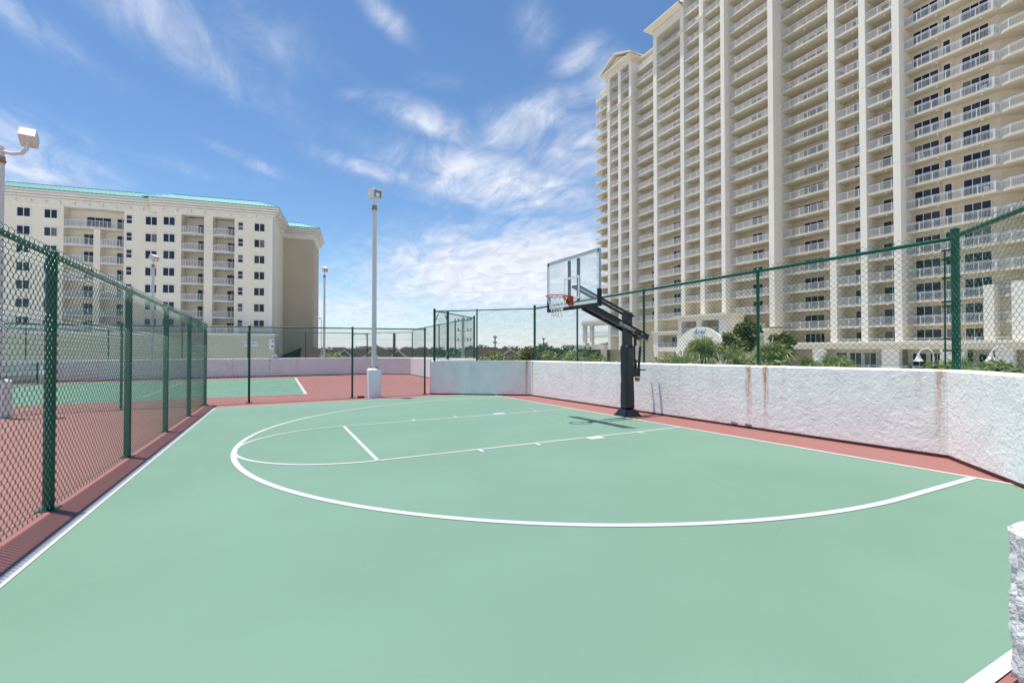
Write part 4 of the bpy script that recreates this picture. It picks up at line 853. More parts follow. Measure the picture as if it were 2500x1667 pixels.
# left wing of the portal
b = MB().box(-63.3, -56.3, YP+.2, YF+1, 4.1, 4.6); b.box(-63.5, -56.3, YP, YF+1, 4.6, 4.85); b.box(-63.1, -56.3, YP+.3, YF+1, .9, 1.75); tpart(b, 'portal_cornice', 'tower_trim')
for x0, x1 in ((-63.1, -61.9), (-56.9, -56.3)): tpart(MB().box(x0, x1, YP+.3, YF+1, 1.75, 4.1), 'portal_pier', 'tower_pier')
tpart(MB().box(-62.9, -61.9, YP+.3, YF+1, GZ, .9), 'portal_pier', 'tower_pier'); tpart(MB().box(-61.9, -56.3, YP+2.2, YP+2.4, GZ, 4.1), 'portal_wall', 'tan_wall')
openrail(-61.9, -56.9, YP+.45, 1.75, .9); put_door(-60.0, YP+2.18, 1.75, door_meshes(3.0, 3, 2.0), TW, TO); put_door(-59.4, YP+2.18, -1.6, door_meshes(2.2, 2, 2.3), TW, TO)
tag(TW, 'tall beige apartment tower with rows of white railed balconies', 'building')

# ------------------------------------------------------------------ the cream building on the left
LB = empty('apartment_building', (-88.1, -9.45, GZ), math.atan2(.989, .147)); lz = lambda z: z-GZ
def lpart(b, name, m, parent=None, **k): return b.build(name, m, parent or LB, **k)
def winmesh(w, h, kind):
    b = MB(); t = .06; e = .13
    for x0, x1, z0, z1 in ((-e, w+e, h, h+e), (-e, w+e, -e, 0), (-e, 0, 0, h), (w, w+e, 0, h)): b.box(x0, x1, -.06, .02, z0, z1)
    if kind == 2: b.box(w/2-.045, w/2+.045, -.04, .03, 0, h)
    else: b.box(0, w, -.04, .03, h/2-.045, h/2+.045)
    f = b.mesh('window', 'frame_white')
    if kind == 2: P = [MB().box(.02, w/2-.06, -.004, .03, .02, h-.02), MB().box(w/2+.06, w-.02, -.004, .03, .02, h-.02)]
    else: P = [MB().box(.02, w-.02, -.004, .03, .02, h/2-.06), MB().box(.02, w-.02, -.004, .03, h/2+.06, h-.02)]
    return f, [[p.mesh('pane', m) for p in P] for m in ('pane_dark', 'pane_blind', 'pane_curtain')]
W2, W1 = winmesh(1.62, 1.36, 2), winmesh(.74, 1.36, 1)
def put_win(x, y, z, Wm):
    o = obj('window', Wm[0], LB, (x, y, lz(z)))
    for i in range(2): obj('pane', Wm[1][('pane_dark', 'pane_blind', 'pane_curtain').index(glass())][i], o, (0, 0, 0))
# openings in the wall: balcony recesses are left between wall strips
FB = .0; PB = -.85                                     # left and right parts: the right part stands forward
segs = [(-44, -28.94, FB), (-20.82, -15.85, FB), (-15.85, -12.31, PB), (-8.91, -7.59, PB), (-4.22, 1.82, PB)]
for x0, x1, y0 in segs: lpart(MB().box(x0, x1, y0, y0+2.2, lz(3.6), lz(24.7)), 'wall', 'cream_wall')
lpart(MB().box(-24.95, -24.05, FB, 2.2, lz(3.6), lz(21.2)), 'wall', 'cream_wall')
lpart(MB().box(-29, 1.82, 1.65, 14, lz(GZ), lz(24.7)), 'back_wall', 'cream_wall'); lpart(MB().box(-44, -29, 2.2, 14, lz(GZ), lz(24.7)), 'core', 'cream_wall')
lpart(MB().box(1.36, 1.86, PB-.05, PB+.4, lz(3.6), lz(24.7)), 'corner_pilaster', 'frame_white')
lpart(MB().box(-13, 7.7, 12.6, 26, lz(GZ), lz(24.7)), 'rear_wing', 'tan_wall')
for k in range(1, 9): lpart(MB().box(1.9, 7.703, 12.592, 12.602, lz(24.7-2.9*k-.015), lz(24.7-2.9*k+.015)), 'panel_joint', 'sage_wall')
for j in range(8):
    zt = 23.95-2.9*j-1.36
    for x in (-34.85, -31.4, -38.3, -41.8): put_win(x, FB-.01, zt, W2)
    put_win(-17.74, FB-.01, zt, W2); put_win(-20.42, FB-.01, zt, W1)
    for x in (-14.88, -1.05): put_win(x, PB-.01, zt, W2)
    put_win(-3.62, PB-.01, zt, W1)
# balconies with bowed fronts
def bow(w, d, n=8): return [(w*i/n, -d*math.sin(math.pi*i/n)**.7 if 0 < i < n else 0) for i in range(n+1)]
BM = {}
def balcony(x0, w, y0, z, door, skip=False):
    k = (round(w, 2), y0)
    if k not in BM:
        poly = bow(w, .75); BM[k] = (MB().prism(poly + [(w, 1.68-y0), (0, 1.68-y0)], 0, .18).mesh('balcony_slab', 'trim_white'), railing_mesh([(x*(w-.04)/w+.02, y*.96) for x, y in poly], 'railing'))
    s = obj('balcony_slab', BM[k][0], LB, (x0, y0, lz(z))); obj('railing', BM[k][1], s, (0, 0, .18)); obj('ceiling_light', LM, s, (w*.55, .3, 0))
    for dx, dm in door:
        fm, pm, xs = dm; d = obj('balcony_door', fm, LB, (dx, 1.63, lz(z)+.18))
        for xx in xs: obj('pane', pm[glass()], d, (xx, 0, 0))
DA, DB, DC = door_meshes(1.6, 2, 2.15), door_meshes(3.4, 3, 2.15), door_meshes(1.5, 2, 2.15)
for j in range(8):
    z = 21.25-2.9*j
    balcony(-12.31, 3.40, PB, z, [(-10.5, DA)]); balcony(-7.59, 3.37, PB, z, [(-5.9, DA)])
    if j == 0: balcony(-28.94, 8.12, FB, z, [(-26.6, DB), (-22.4, DC)])
    else: balcony(-28.94, 3.99, FB, z, [(-27.0, DC)]); balcony(-24.05, 3.23, FB, z, [(-22.4, DC)])
# cornice, brackets, roof
CORN = ((.10, 24.6, 25.40), (.50, 25.40, 25.66), (.22, 25.66, 25.74), (.74, 25.74, 26.02), (.42, 26.02, 26.12), (.98, 26.12, 26.42), (.70, 26.42, 26.50), (1.20, 26.50, 26.88))
def cornice(x0, x1, y0, ret=None):
    b = MB()
    for dz_, z0, z1 in CORN:
        b.box(x0, x1+(dz_ if ret else 0), y0-dz_, y0+1.4, lz(z0), lz(z1))
    return lpart(b, 'cornice', 'trim_white')
cornice(-44, -16.9, FB); cornice(-16.7, 1.82, PB, True)
b = MB()
for dz_, z0, z1 in CORN: b.box(1.0, 1.82+dz_+.002, PB+1.3, 12.6-dz_, lz(z0), lz(z1)); b.box(1.0, 7.7+dz_, 12.6-dz_, 14, lz(z0), lz(z1)); b.box(6.5, 7.7+dz_+.002, 13.9, 26, lz(z0), lz(z1))
lpart(b, 'cornice', 'trim_white')
BK = MB().box(-.18, .18, -.36, .1, .08, .37).box(-.16, .16, -.24, .1, -.12, .08).mesh('bracket', 'trim_white')
for x in np.arange(-42.6, -17.2, 1.88): obj('bracket', BK, LB, (x, FB-.1, lz(25.02)))
for x in np.arange(-15.1, 1.6, 2.02): obj('bracket', BK, LB, (x, PB-.1, lz(25.02)))
for y in np.arange(.2, 12.2, 1.9): o_ = obj('bracket', BK, LB, (1.92, y, lz(25.02))); o_.rotation_euler = (0, 0, rad(90))
for x in (4.2, 6.5): obj('bracket', BK, LB, (x, 12.5, lz(25.02)))
def roofpart(x0, x1, y0, y1, hx0, hx1, run, z0, z1, step=.62):
    """standing seam hip: eave rectangle, ridge line inset"""
    zr = lz(z1); ze = lz(z0); ym = y0+run
    b = MB().add([(x0, y0, ze), (x1, y0, ze), (x1, y1, ze), (x0, y1, ze), (x0+hx0, ym, zr), (x1-hx1, ym, zr), (x1-hx1, y1-run, zr), (x0+hx0, y1-run, zr)], [(0, 1, 5, 4), (1, 2, 6, 5), (2, 3, 7, 6), (3, 0, 4, 7), (4, 5, 6, 7)])
    r = lpart(b, 'roof', 'roof_teal')
    for x in np.arange(x0+.1, x1-.05, step):
        if x < x0+hx0: f = max(.02, (x-x0)/hx0)
        elif x > x1-hx1: f = max(.02, (x1-x)/hx1)
        else: f = 1
        p, q = Vector((x, y0, ze)), Vector((x, y0+run*f, ze+(zr-ze)*f)); MB().bar(p, q, .05, .09).build('standing_seam', 'seam_teal', r)
    MB().bar((x0+hx0, ym, zr+.03), (x1-hx1, ym, zr+.03), .12, .10).bar((x0-.02, y0-.03, ze-.06), (x1+.02, y0-.03, ze-.06), .08, .12).bar((x1, y0, ze), (x1-hx1, ym, zr), .10, .08).build('flashing', 'seam_teal', r)
    return r
roofpart(-46, -14.5, FB-1.2, 15, 6, 5, 5.2, 26.9, 28.95); roofpart(-17.6, 3.05, PB-1.2, 15, 3.0, 4.2, 4.6, 26.93, 28.85); roofpart(-6, 8.95, 11.35, 27, 3, 4, 3.6, 26.9, 28.45)
# podium in front
lpart(MB().box(-44, 3.0, -5.5, -.86, lz(GZ), lz(3.75)), 'podium', 'sage_wall'); lpart(MB().box(-44, 3.05, -5.62, -.86, lz(3.75), lz(3.98)), 'podium_coping', 'trim_white')
for k in range(1, 5): lpart(MB().box(-44, 3.0, -5.512, -5.49, lz(3.75-1.6*k-.02), lz(3.75-1.6*k+.02)), 'panel_joint', 'tan_wall')
obj('railing', railing_mesh([(-43, -5.4), (-2.5, -5.4)], 'railing', h=1.0), LB, (0, 0, lz(3.98)))
# wall boards on the podium
b = lpart(MB().box(-1.6, .5, -5.60, -5.52, lz(1.9), lz(2.75)), 'notice_board', 'trim_white')
MB().box(-1.45, .35, -5.615, -5.60, lz(2.42), lz(2.52)).box(-1.45, .35, -5.615, -5.60, lz(2.15), lz(2.25)).build('printed_line', 'sign_blue', b)
b = lpart(MB().box(2.2, 3.0, -5.9, -5.52, lz(1.3), lz(3.2)), 'wall_cabinet', 'trim_white')
MB().box(2.68, 2.86, -5.915, -5.90, lz(2.5), lz(2.9)).box(2.62, 2.9, -5.915, -5.90, lz(1.65), lz(2.0)).build('printed_mark', 'sign_blue', b)
tag(LB, 'cream apartment building with teal metal roof and bowed balconies', 'building')
o = empty('floodlight', (-25.1, -7.05, .92)); MB().tube([(0, 0, 0), (0, 0, .08)], .03, 8).build('stem', 'pole_white', o); h = MB().box(-.07, .07, -.16, .16, .04, .24).build('housing', 'frame_white', o, bevel=.02); h.rotation_euler = (rad(25), 0, 0); tag(o, 'small white floodlight on top of the far tennis wall', 'floodlight')

# ------------------------------------------------------------------ houses beyond the deck
def house(cx, cy, w, d, zr, rz, label, gable_front=0):
    o = empty('house', (cx, cy, GZ), rz); ze = zr-1.9
    MB().box(-w/2, w/2, -d/2, d/2, 0, ze-GZ).build('wall', 'house_wall', o)
    e = .5; h0, h1 = ze-GZ-.1, zr-GZ; hp = d*.32
    r = MB().add([(-w/2-e, -d/2-e, h0), (w/2+e, -d/2-e, h0), (w/2+e, d/2+e, h0), (-w/2-e, d/2+e, h0), (-w/2+hp, 0, h1), (w/2-hp, 0, h1)], [(0, 1, 5, 4), (1, 2, 5), (2, 3, 4, 5), (3, 0, 4), (0, 3, 2, 1)]).build('roof', 'shingle', o)
    MB().box(-w/2-e, w/2+e, -d/2-e-.03, -d/2-e+.03, h0-.18, h0+.02).build('fascia', 'house_trim', r)
    if gable_front:
        gx = gable_front*w*.28; gw = w*.26
        MB().add([(gx-gw, -d/2-e-.6, h0), (gx+gw, -d/2-e-.6, h0), (gx, -d/2-e-.6, h1-.5), (gx-gw, 0, h0), (gx+gw, 0, h0), (gx, 0, h1-.5)], [(0, 2, 5, 3), (1, 4, 5, 2)]).build('gable_roof', 'shingle', o)
        g_ = MB().add([(gx-gw*.92, -d/2-.6, h0-2.5), (gx+gw*.92, -d/2-.6, h0-2.5), (gx+gw*.92, -d/2-.6, h0), (gx, -d/2-.6, h1-.6), (gx-gw*.92, -d/2-.6, h0)], [(0, 1, 2, 3, 4)]).build('gable', 'house_wall', o)
        MB().bar((gx-gw, -d/2-e-.62, h0-.05), (gx, -d/2-e-.62, h1-.55), .06, .2).bar((gx+gw, -d/2-e-.62, h0-.05), (gx, -d/2-e-.62, h1-.55), .06, .2).build('barge_board', 'house_trim', g_)
    for x in (-w*.3, w*.3):
        f = MB().box(x-.6, x+.6, -d/2-.04, -d/2+.02, ze-GZ-2.2, ze-GZ-.9).build('window', 'house_trim', o); MB().box(x-.5, x+.5, -d/2-.05, -d/2, ze-GZ-2.1, ze-GZ-1.0).build('pane', 'pane_dark', f)
    tag(o, label, 'house', 'houses beyond the courts'); return o
fy = rad(63+8)
house(-86.5, -1.6, 7, 8, 1.85, fy, 'brown roofed house half hidden behind the cream building')
house(-92, 4.6, 6.4, 7.5, 1.75, fy, 'brown roofed house behind the fan palm beside the slim pole', 1)
house(-84.0, 10.6, 6.4, 7.5, 1.65, fy+.25, 'gabled house left of the thick wooden post beyond the fence', -1)
house(-84.5, 16.4, 6.4, 7.5, 1.75, fy+.1, 'gabled house just right of the thick wooden post', -1)
house(-95, 22.5, 6.4, 7.5, 1.75, fy, 'brown roofed house at the foot of the notch fence')
house(-83.5, 33.0, 11, 10, 1.75, fy+.3, 'grey roofed house behind the shrubs left of the hoop', 1)
house(-106, 55.5, 10, 9, 1.0, fy, 'small pale roofed house among the far trees')
house(-108, 13, 10, 9, 1.95, fy, 'white roofed house far off between the two gabled houses')
# ------------------------------------------------------------------ utility poles
def upole(x, y, zt, r, arms, label, m='wood_pole'):
    o = empty('utility_pole', (x, y, GZ)); MB().tube([(0, 0, 0), (0, 0, zt-GZ)], [r*1.25, r], 12).build('pole', m, o, smooth=True)
    q_ = 1 if arms == 3 else .45
    for k in range(arms):
        z = zt-GZ-.5-1.25*k; a = MB().bar((-.45*q_, -.9*q_, z), (.45*q_, .9*q_, z), .08, .09).build('cross_arm', m, o)
        for s in (-q_, -.6*q_, .6*q_, q_): MB().tube([(.45*s, .9*s, z+.05), (.45*s, .9*s, z+.18), (.45*s, .9*s, z+.32)], [.05, .09, .04], 8).build('insulator', 'black_steel', a)
    tag(o, label, 'utility pole'); return o
upole(-52.0, 6.5, 3.45, .17, 0, 'thick short wooden post beyond the tennis court fence'); upole(-47.6, 14.2, 5.5, .17, 3, 'tall utility pole with three cross arms seen through the notch fence', 'concrete')
upole(-91.6, 38.9, 4.5, .14, 2, 'thin utility pole behind the grey roofed house'); upole(-112.4, 64.4, 4.7, .15, 1, 'distant utility pole among trees left of the tower')
o = empty('barbed_wire', (-52.0, 6.5, .5))
for k, z in enumerate((.15, 1.25, 2.35)): MB().tube([(.2*t_, -9+18*t_/20, z-.25*math.sin(math.pi*t_/20)) for t_ in range(21)], .012, 4).build('wire', 'black_steel', o)
tag(o, 'three sagging wires strung past the thick wooden post', 'wire')
# ------------------------------------------------------------------ bell street lamps
def bell(x, y, z, rz, label):
    o = empty('street_lamp', (x, y, GZ), rz); h = z-GZ
    MB().tube([(.75, 0, 0), (.75, 0, .5), (.75, 0, h-.1)], [.10, .07, .05], 10).build('pole', 'pole_white', o, smooth=True)
    MB().tube([(.75, 0, h-.15)] + [(.375+.375*math.cos(a), 0, h-.1+.55*math.sin(a)) for a in np.linspace(0, math.pi*.93, 12)], .035, 8).build('arm', 'pole_white', o, smooth=True)
    MB().tube([(0, 0, h+.14), (0, 0, h+.02), (0, 0, h-.12), (0, 0, h-.30), (0, 0, h-.40)], [.04, .08, .12, .20, .29], 14).build('shade', 'lamp_grey', o, smooth=True)
    tag(o, label, 'street lamp', 'bell shaped street lamps'); return o
bell(-7.2, 31.0, 1.1, rad(25), 'white bell street lamp just left of the thick fence corner post'); bell(-3.7, 31.1, 1.2, rad(25), 'white bell street lamp right of the thick fence corner post')
bell(-15.0, 33.1, .95, rad(25), 'white bell street lamp between the shrubs under the middle balconies'); bell(-42, 26.3, .75, rad(25), 'white bell street lamp beside the left shrub of the tower')
bell(-46.7, 30.2, .9, rad(25), 'smaller bell street lamp just behind its twin at the tower foot'); bell(-53.2, 26.2, .6, rad(25), 'white bell street lamp among the shrubs left of the hoop')
# ------------------------------------------------------------------ plants
def leaves(n, centers, radii, size, seed, flat=1.0, asp=.5):
    """leaf quads spread through a set of clumps; returns vertices, faces"""
    g_ = np.random.default_rng(seed); C_ = np.asarray(centers, float); Rr = np.asarray(radii, float)
    w = (Rr[:, 0]*Rr[:, 1]*Rr[:, 2])**.67; k = g_.choice(len(C_), n, p=w/w.sum())
    d = g_.normal(size=(n, 3)); d /= np.linalg.norm(d, axis=1, keepdims=True); rr = g_.random(n)**.42
    P = C_[k] + d*Rr[k]*rr[:, None]
    nrm = d*.6 + g_.normal(size=(n, 3))*.7 + np.array([0, 0, .5]); nrm /= np.linalg.norm(nrm, axis=1, keepdims=True)
    a = np.cross(nrm, g_.normal(size=(n, 3))); a /= np.linalg.norm(a, axis=1, keepdims=True); b_ = np.cross(nrm, a)
    s = size*(.6+.8*g_.random(n))[:, None]
    V = np.stack([P-a*s, P+b_*s*asp, P+a*s, P-b_*s*asp], 1).reshape(-1, 3); return V, np.arange(4*n).reshape(n, 4)
def clumps(rx, ry, rz, zc, n, seed, k=.42):
    g_ = np.random.default_rng(seed); C_, R_ = [], []
    for i in range(n):
        d = g_.normal(size=3); d /= np.linalg.norm(d); q = d*np.array([rx, ry, rz])*(.35+.5*g_.random()); q[2] = q[2]+zc; C_.append(q); s = k*(.7+.6*g_.random()); R_.append((rx*s, ry*s, rz*s*.85))
    return C_, R_
def tree(name, x, y, ztop_, w, label, seed, m='leaf_tree', n=2600, size=.16, group=None, cat='tree', trunk=.55, base=GZ):
    o = empty(name, (x, y, base)); H = ztop_-base; rz = min(H*.36, w*.5); zc = H-rz
    C_, R_ = clumps(w/2, w/2, rz, zc, 11, seed); V, F = leaves(n, C_, R_, size, seed); obj('crown', npmesh('crown', V, F, m), o)
    g_ = random.Random(seed); b = MB().tube([(0, 0, 0), (g_.uniform(-.2, .2), g_.uniform(-.2, .2), zc*.5), (0, 0, zc)], [w*.045+.05, w*.035+.04, w*.02+.02], 8)
    for c in C_[:7]: b.tube([(0, 0, zc*.55+g_.random()*zc*.3), (c[0]*.5, c[1]*.5, (zc+c[2])/2), tuple(c)], [w*.018+.02, w*.012+.015, .012], 5)
    b.build('trunk', 'bark', o, smooth=True); tag(o, label, cat, group); return o
def fan_palm(x, y, ztop_, w, label, seed, fans=34, base=GZ, m='leaf_palm', cat='palm'):
    o = empty('fan_palm', (x, y, base)); g_ = random.Random(seed); zc = ztop_-base-w*.42; b = MB(); st = MB()
    for i in range(fans):
        az_ = i*2.39996+g_.uniform(-.3, .3); el_ = rad(g_.uniform(-28, 78)); L = w*.5*g_.uniform(.30, .55)
        d = Vector((math.cos(az_)*math.cos(el_), math.sin(az_)*math.cos(el_), math.sin(el_))); hub = Vector((0, 0, zc))+d*L; hub.z -= .10*w*(1-math.sin(el_))*.5
        st.tube([(0, 0, zc-.1), tuple((Vector((0, 0, zc))+hub)/2+Vector((0, 0, .05*w))), tuple(hub)], [.03, .022, .016], 4)
        side = d.cross(Vector((0, 0, 1))); side = side.normalized() if side.length > .05 else Vector((1, 0, 0)); up = side.cross(d).normalized(); nb = 15; R = w*.5*g_.uniform(.50, .72)
        for k in range(nb):
            a = rad(-105+210*k/(nb-1)+g_.uniform(-4, 4)); q = (d*math.cos(a)+side*math.sin(a)).normalized(); tip = hub+q*R*(1-.12*abs(math.sin(a)))+up*g_.uniform(-.06, .05)*w; tip.z -= g_.uniform(.02, .13)*w
            wv = (q.cross(up)).normalized()*R*.034; mid = hub+q*R*.55+up*.03*w
            b.add([hub, mid-wv, tip, mid+wv], [(0, 1, 2, 3)])
    b.build('crown', m, o); st.build('stalks', 'leaf_bush', o); MB().tube([(0, 0, 0), (.05, .03, zc*.5), (0, 0, zc)], [.20, .16, .17], 10).build('trunk', 'bark', o, smooth=True)
    tag(o, label, cat); return o
def fwp(u, D):
    a = 1.1042; F_ = (-math.sin(a), math.cos(a)); R_ = (math.cos(a), math.sin(a)); l = (u-1250)/1143.6*D; return 8.42+F_[0]*D+R_[0]*l, -7.03+F_[1]*D+R_[1]*l
fan_palm(-12.9, 17.4, 2.35, 3.3, 'big round fan palm in front of the tower name arch', 1, 46)
fan_palm(-11.3, 13.9, 1.35, 2.6, 'small fan palm at the lower left of the big round one', 2, 30)
fan_palm(-11.9, 19.2, 1.75, 2.6, 'fan palm squeezed between the big one and the magnolia', 3, 32)
fan_palm(-9.6, 19.3, 1.9, 3.4, 'wide fan palm right of the thin fence post under the balconies', 4, 46)
fan_palm(-8.0, 20.2, 1.05, 2.2, 'low drooping palm on the right end of the palm group', 5, 30)
fan_palm(-7.4, 21.9, 1.30, 2.8, 'spreading low palm below the podium railing left of the corner post', 7, 36)
fan_palm(-1.55, 21.0, 1.15, 2.2, 'low palm clump right of the thick corner post', 8, 30)
fan_palm(-34.4, -2.6, 1.35, 3.4, 'lone fan palm behind the tennis wall beside the slim light pole', 6, 40)
tree('magnolia_tree', -14.5, 23.0, 3.9, 3.0, 'glossy magnolia tree with rusty leaf backs in front of the tower', 21, 'leaf_magnolia', 1500, .20, cat='tree')
tree('magnolia_tree', -13.6, 26.2, 2.95, 2.2, 'smaller magnolia tree right of the tall one', 22, 'leaf_magnolia', 900, .20)
for i, (x, y, zt, w, lab) in enumerate([(-8.6, 25.2, 1.15, 3.4, 'yellowish shrub under the podium railing right of the palms'), (-1.9, 21.4, 1.05, 2.4, 'leafy shrub at the foot of the thick corner post'), (-.6, 23.0, .85, 2.0, 'small shrub at the right frame edge behind the fence'),
        (-27.7, 21.3, 1.45, 4.4, 'dense green shrub left of the hoop pole'), (-31.0, 21.6, 1.25, 3.6, 'green shrub behind the fence left of the hoop pole'), (-24.2, 20.6, 1.0, 3.0, 'low shrub right behind the hoop pole'), (-15.6, 13.2, .95, 2.2, 'low shrub between the hoop pole and the palms')]):
    tree('shrub', x, y, zt, w, lab, 40+i, 'leaf_bush', 2200, .13, cat='shrub')
for i, (x, y, zt, w, lab) in enumerate([(-37.2, 13.2, 1.0, 4.2, 'bushy palm like shrub just right of the notch fence'), (-34.2, 14.2, 1.35, 5.0, 'broad yellow green shrub left of the hoop behind the wall'), (-33.6, 16.4, 1.75, 3.4, 'dark leafy magnolia like bush amid the shrubs left of the hoop'), (-36.0, 20.2, 1.3, 5.4, 'wide green shrub under the backboard'), (-39.5, 24.5, 1.5, 6.0, 'tall green shrub left of the tower colonnade')]):
    tree('shrub', x, y, zt, w, lab, 60+i, 'leaf_magnolia' if i == 2 else 'leaf_bush', 2600, .15, cat='shrub')
for i, (u, D, zt, w, lab) in enumerate([(1620, 27, .95, 2.6, 'low shrub under the left wing of the tower portal'), (1760, 26, .95, 2.8, 'low shrub in the dip between the two largest palms'), (1850, 27, 1.05, 2.8, 'yellow green shrub left of the smaller magnolia foot'),
        (1960, 26, .95, 3.0, 'low shrub filling the gap right of the wide palm'), (2110, 25, .85, 2.8, 'low leafy shrub before the podium pier'), (2190, 24, .80, 2.4, 'small shrub just left of the corner post lamp'), (2440, 21, .85, 2.2, 'small leafy shrub under the rightmost street lamp')]):
    x, y = fwp(u, D); tree('shrub', x, y, zt+.3, w, lab, 80+i, 'leaf_bush', 1600, .12, cat='shrub')
far_labels = ['far tree crown at the left of the gap between the buildings', 'low far tree behind the first gabled house', 'far tree behind the thick wooden post', 'dark far tree inside the notch fence', 'round far tree left of the thin utility pole', 'single far tree standing above the tree line', 'broad far tree right of the thin utility pole', 'far tree behind the mid fence post left of the hoop', 'large far oak left of the hoop rim', 'large far oak below the hoop net', 'far tree behind the backboard post', 'far tree next to the tower colonnade', 'tree seen through the tower colonnade', 'far tree at the left foot of the tower']
for i, (u, D, v, w) in enumerate([(770, 150, 846, 9), (905, 150, 846, 9), (990, 140, 846, 8), (1052, 130, 846, 10), (1165, 125, 842, 9), (1226, 150, 843, 5), (1265, 160, 846, 13), (1310, 140, 846, 11), (1352, 120, 836, 12), (1388, 115, 840, 13), (1425, 125, 845, 12), (1450, 130, 846, 10), (1466, 150, 833, 11), (1410, 160, 846, 10)]):
    x, y = fwp(u, D); tree('oak_tree', x, y, 1.573+(849.5-v)*D/1144, w, far_labels[i], 100+i, 'leaf_far', 1600, .34, 'far trees')
C_, R_ = [], []; g_ = np.random.default_rng(5)
for u in np.arange(560, 1660, 7.0):
    for D in (185, 240):
        x, y = fwp(u+g_.uniform(-4, 4), D+g_.uniform(-14, 14)); h = g_.uniform(4.6, 6.6)+(D-185)*.012; C_.append((x, y, GZ+h*.55)); R_.append((3.2, 3.2, h*.52))
V, F = leaves(30000, C_, R_, .75, 9); stuff(tag(obj('distant_wood', npmesh('distant_wood', V, F, 'leaf_far')), 'low dark line of distant woods along the horizon', 'woods'))
# ground plants along the deck edge, seen through the fence
# ------------------------------------------------------------------ people and small things on the balconies
def person(x, y, z, rz, label, pose, shirt):
    o = empty('person', (x, y, z), rz)
    J = {'pel': (0, 0, .95, .15, .11), 'bel': (0, -.01, 1.08, .15, .11), 'che': (0, -.06, 1.30, .17, .12), 'nek': (0, -.10, 1.47, .06, .06), 'hed': (0, -.14, 1.58, .085, .10), 'top': (0, -.14, 1.70, .075, .085),
         'hL': (-.09, 0, .90, .085, .085), 'kL': (-.10, -.03, .50, .06, .06), 'aL': (-.10, .03, .09, .045, .045), 'tL': (-.10, -.13, .04, .04, .035), 'hR': (.09, 0, .90, .085, .085), 'kR': (.10, -.06, .50, .06, .06), 'aR': (.10, .0, .09, .045, .045), 'tR': (.10, -.16, .04, .04, .035),
         'sL': (-.19, -.07, 1.40, .06, .06), 'eL': (-.25, -.20, 1.16, .045, .045), 'wL': (-.13, -.40, 1.12, .035, .03), 'sR': (.19, -.07, 1.40, .06, .06), 'eR': (.25, -.20, 1.16, .045, .045), 'wR': (.13, -.40, 1.12, .035, .03)}
    E_ = [('pel', 'bel'), ('bel', 'che'), ('che', 'nek'), ('nek', 'hed'), ('hed', 'top'), ('pel', 'hL'), ('hL', 'kL'), ('kL', 'aL'), ('aL', 'tL'), ('pel', 'hR'), ('hR', 'kR'), ('kR', 'aR'), ('aR', 'tR'), ('che', 'sL'), ('sL', 'eL'), ('eL', 'wL'), ('che', 'sR'), ('sR', 'eR'), ('eR', 'wR')]
    names = list(J)
    for sx in (-1, 1):                                  # fingers, hooked over the rail
        for k in range(5):
            n1, n2 = 'f%d%da' % (sx, k), 'f%d%db' % (sx, k); fx = sx*.13+(k-2)*.017; J[n1] = (fx, -.455+(.02 if k in (0, 4) else 0), 1.125, .009, .009); J[n2] = (fx, -.475+(.02 if k in (0, 4) else 0), 1.09, .008, .008); E_ += [('wL' if sx < 0 else 'wR', n1), (n1, n2)]
    names = list(J); me = bpy.data.meshes.new('body'); me.from_pydata([J[n][:3] for n in names], [(names.index(a), names.index(c)) for a, c in E_], [])
    bo = obj('body', me, o); md = bo.modifiers.new('skin', 'SKIN')
    for i, n in enumerate(names): me.skin_vertices[0].data[i].radius = J[n][3:5]
    me.skin_vertices[0].data[0].use_root = True; sd = bo.modifiers.new('sub', 'SUBSURF'); sd.levels = 1; sd.render_levels = 1
    bpy.context.view_layer.update(); dg = bpy.context.evaluated_depsgraph_get(); m2 = bpy.data.meshes.new_from_object(bo.evaluated_get(dg)); bo.modifiers.clear(); bo.data = m2; m2.materials.clear()
    for mm in ('skin', shirt, 'cloth_grey'): m2.materials.append(MATS[mm])
    for f in m2.polygons:
        c = f.center; f.material_index = 1 if (1.0 < c.z < 1.46 and c.y > -.24) else 2 if .45 < c.z <= 1.0 else 0; f.use_smooth = True
    b = MB(); 
    for k in range(5):
        r0 = [.097, .103, .096, .072, .03][k]; 
    b.tube([(0, -.12, 1.62), (0, -.125, 1.68), (0, -.13, 1.74), (0, -.135, 1.785)], [.098, .102, .08, .03], 12); b.build('hair', 'hair', o, smooth=True)
    for sx in (-.035, .035): MB().tube([(sx, -.222, 1.625), (sx, -.235, 1.625)], .012, 6).build('eye', 'hair', o)
    MB().add([(-.015, -.225, 1.60), (.015, -.225, 1.60), (0, -.26, 1.595), (0, -.23, 1.64)], [(0, 1, 2), (0, 2, 3), (1, 3, 2), (0, 3, 1)]).build('nose', 'skin', o); MB().box(-.025, .025, -.232, -.215, 1.555, 1.565).build('mouth', 'umbrella_red', o)
    tag(o, label, 'person'); return o
person(-32.4, YF+2.0+.52, zs(16)+.2, 0, 'person in a dark blue shirt leaning on a high tower balcony rail', 0, 'cloth_navy')
Ml = LB.matrix_world if False else Matrix.Translation(LB.location) @ Matrix.Rotation(LB.rotation_euler.z, 4, 'Z')
pp = Ml @ Vector((-6.4, -5.4+.5, lz(3.98)+.0)); person(pp.x, pp.y, pp.z, LB.rotation_euler.z, 'person in a blue shirt standing at the podium rail of the cream building', 0, 'cloth_navy')
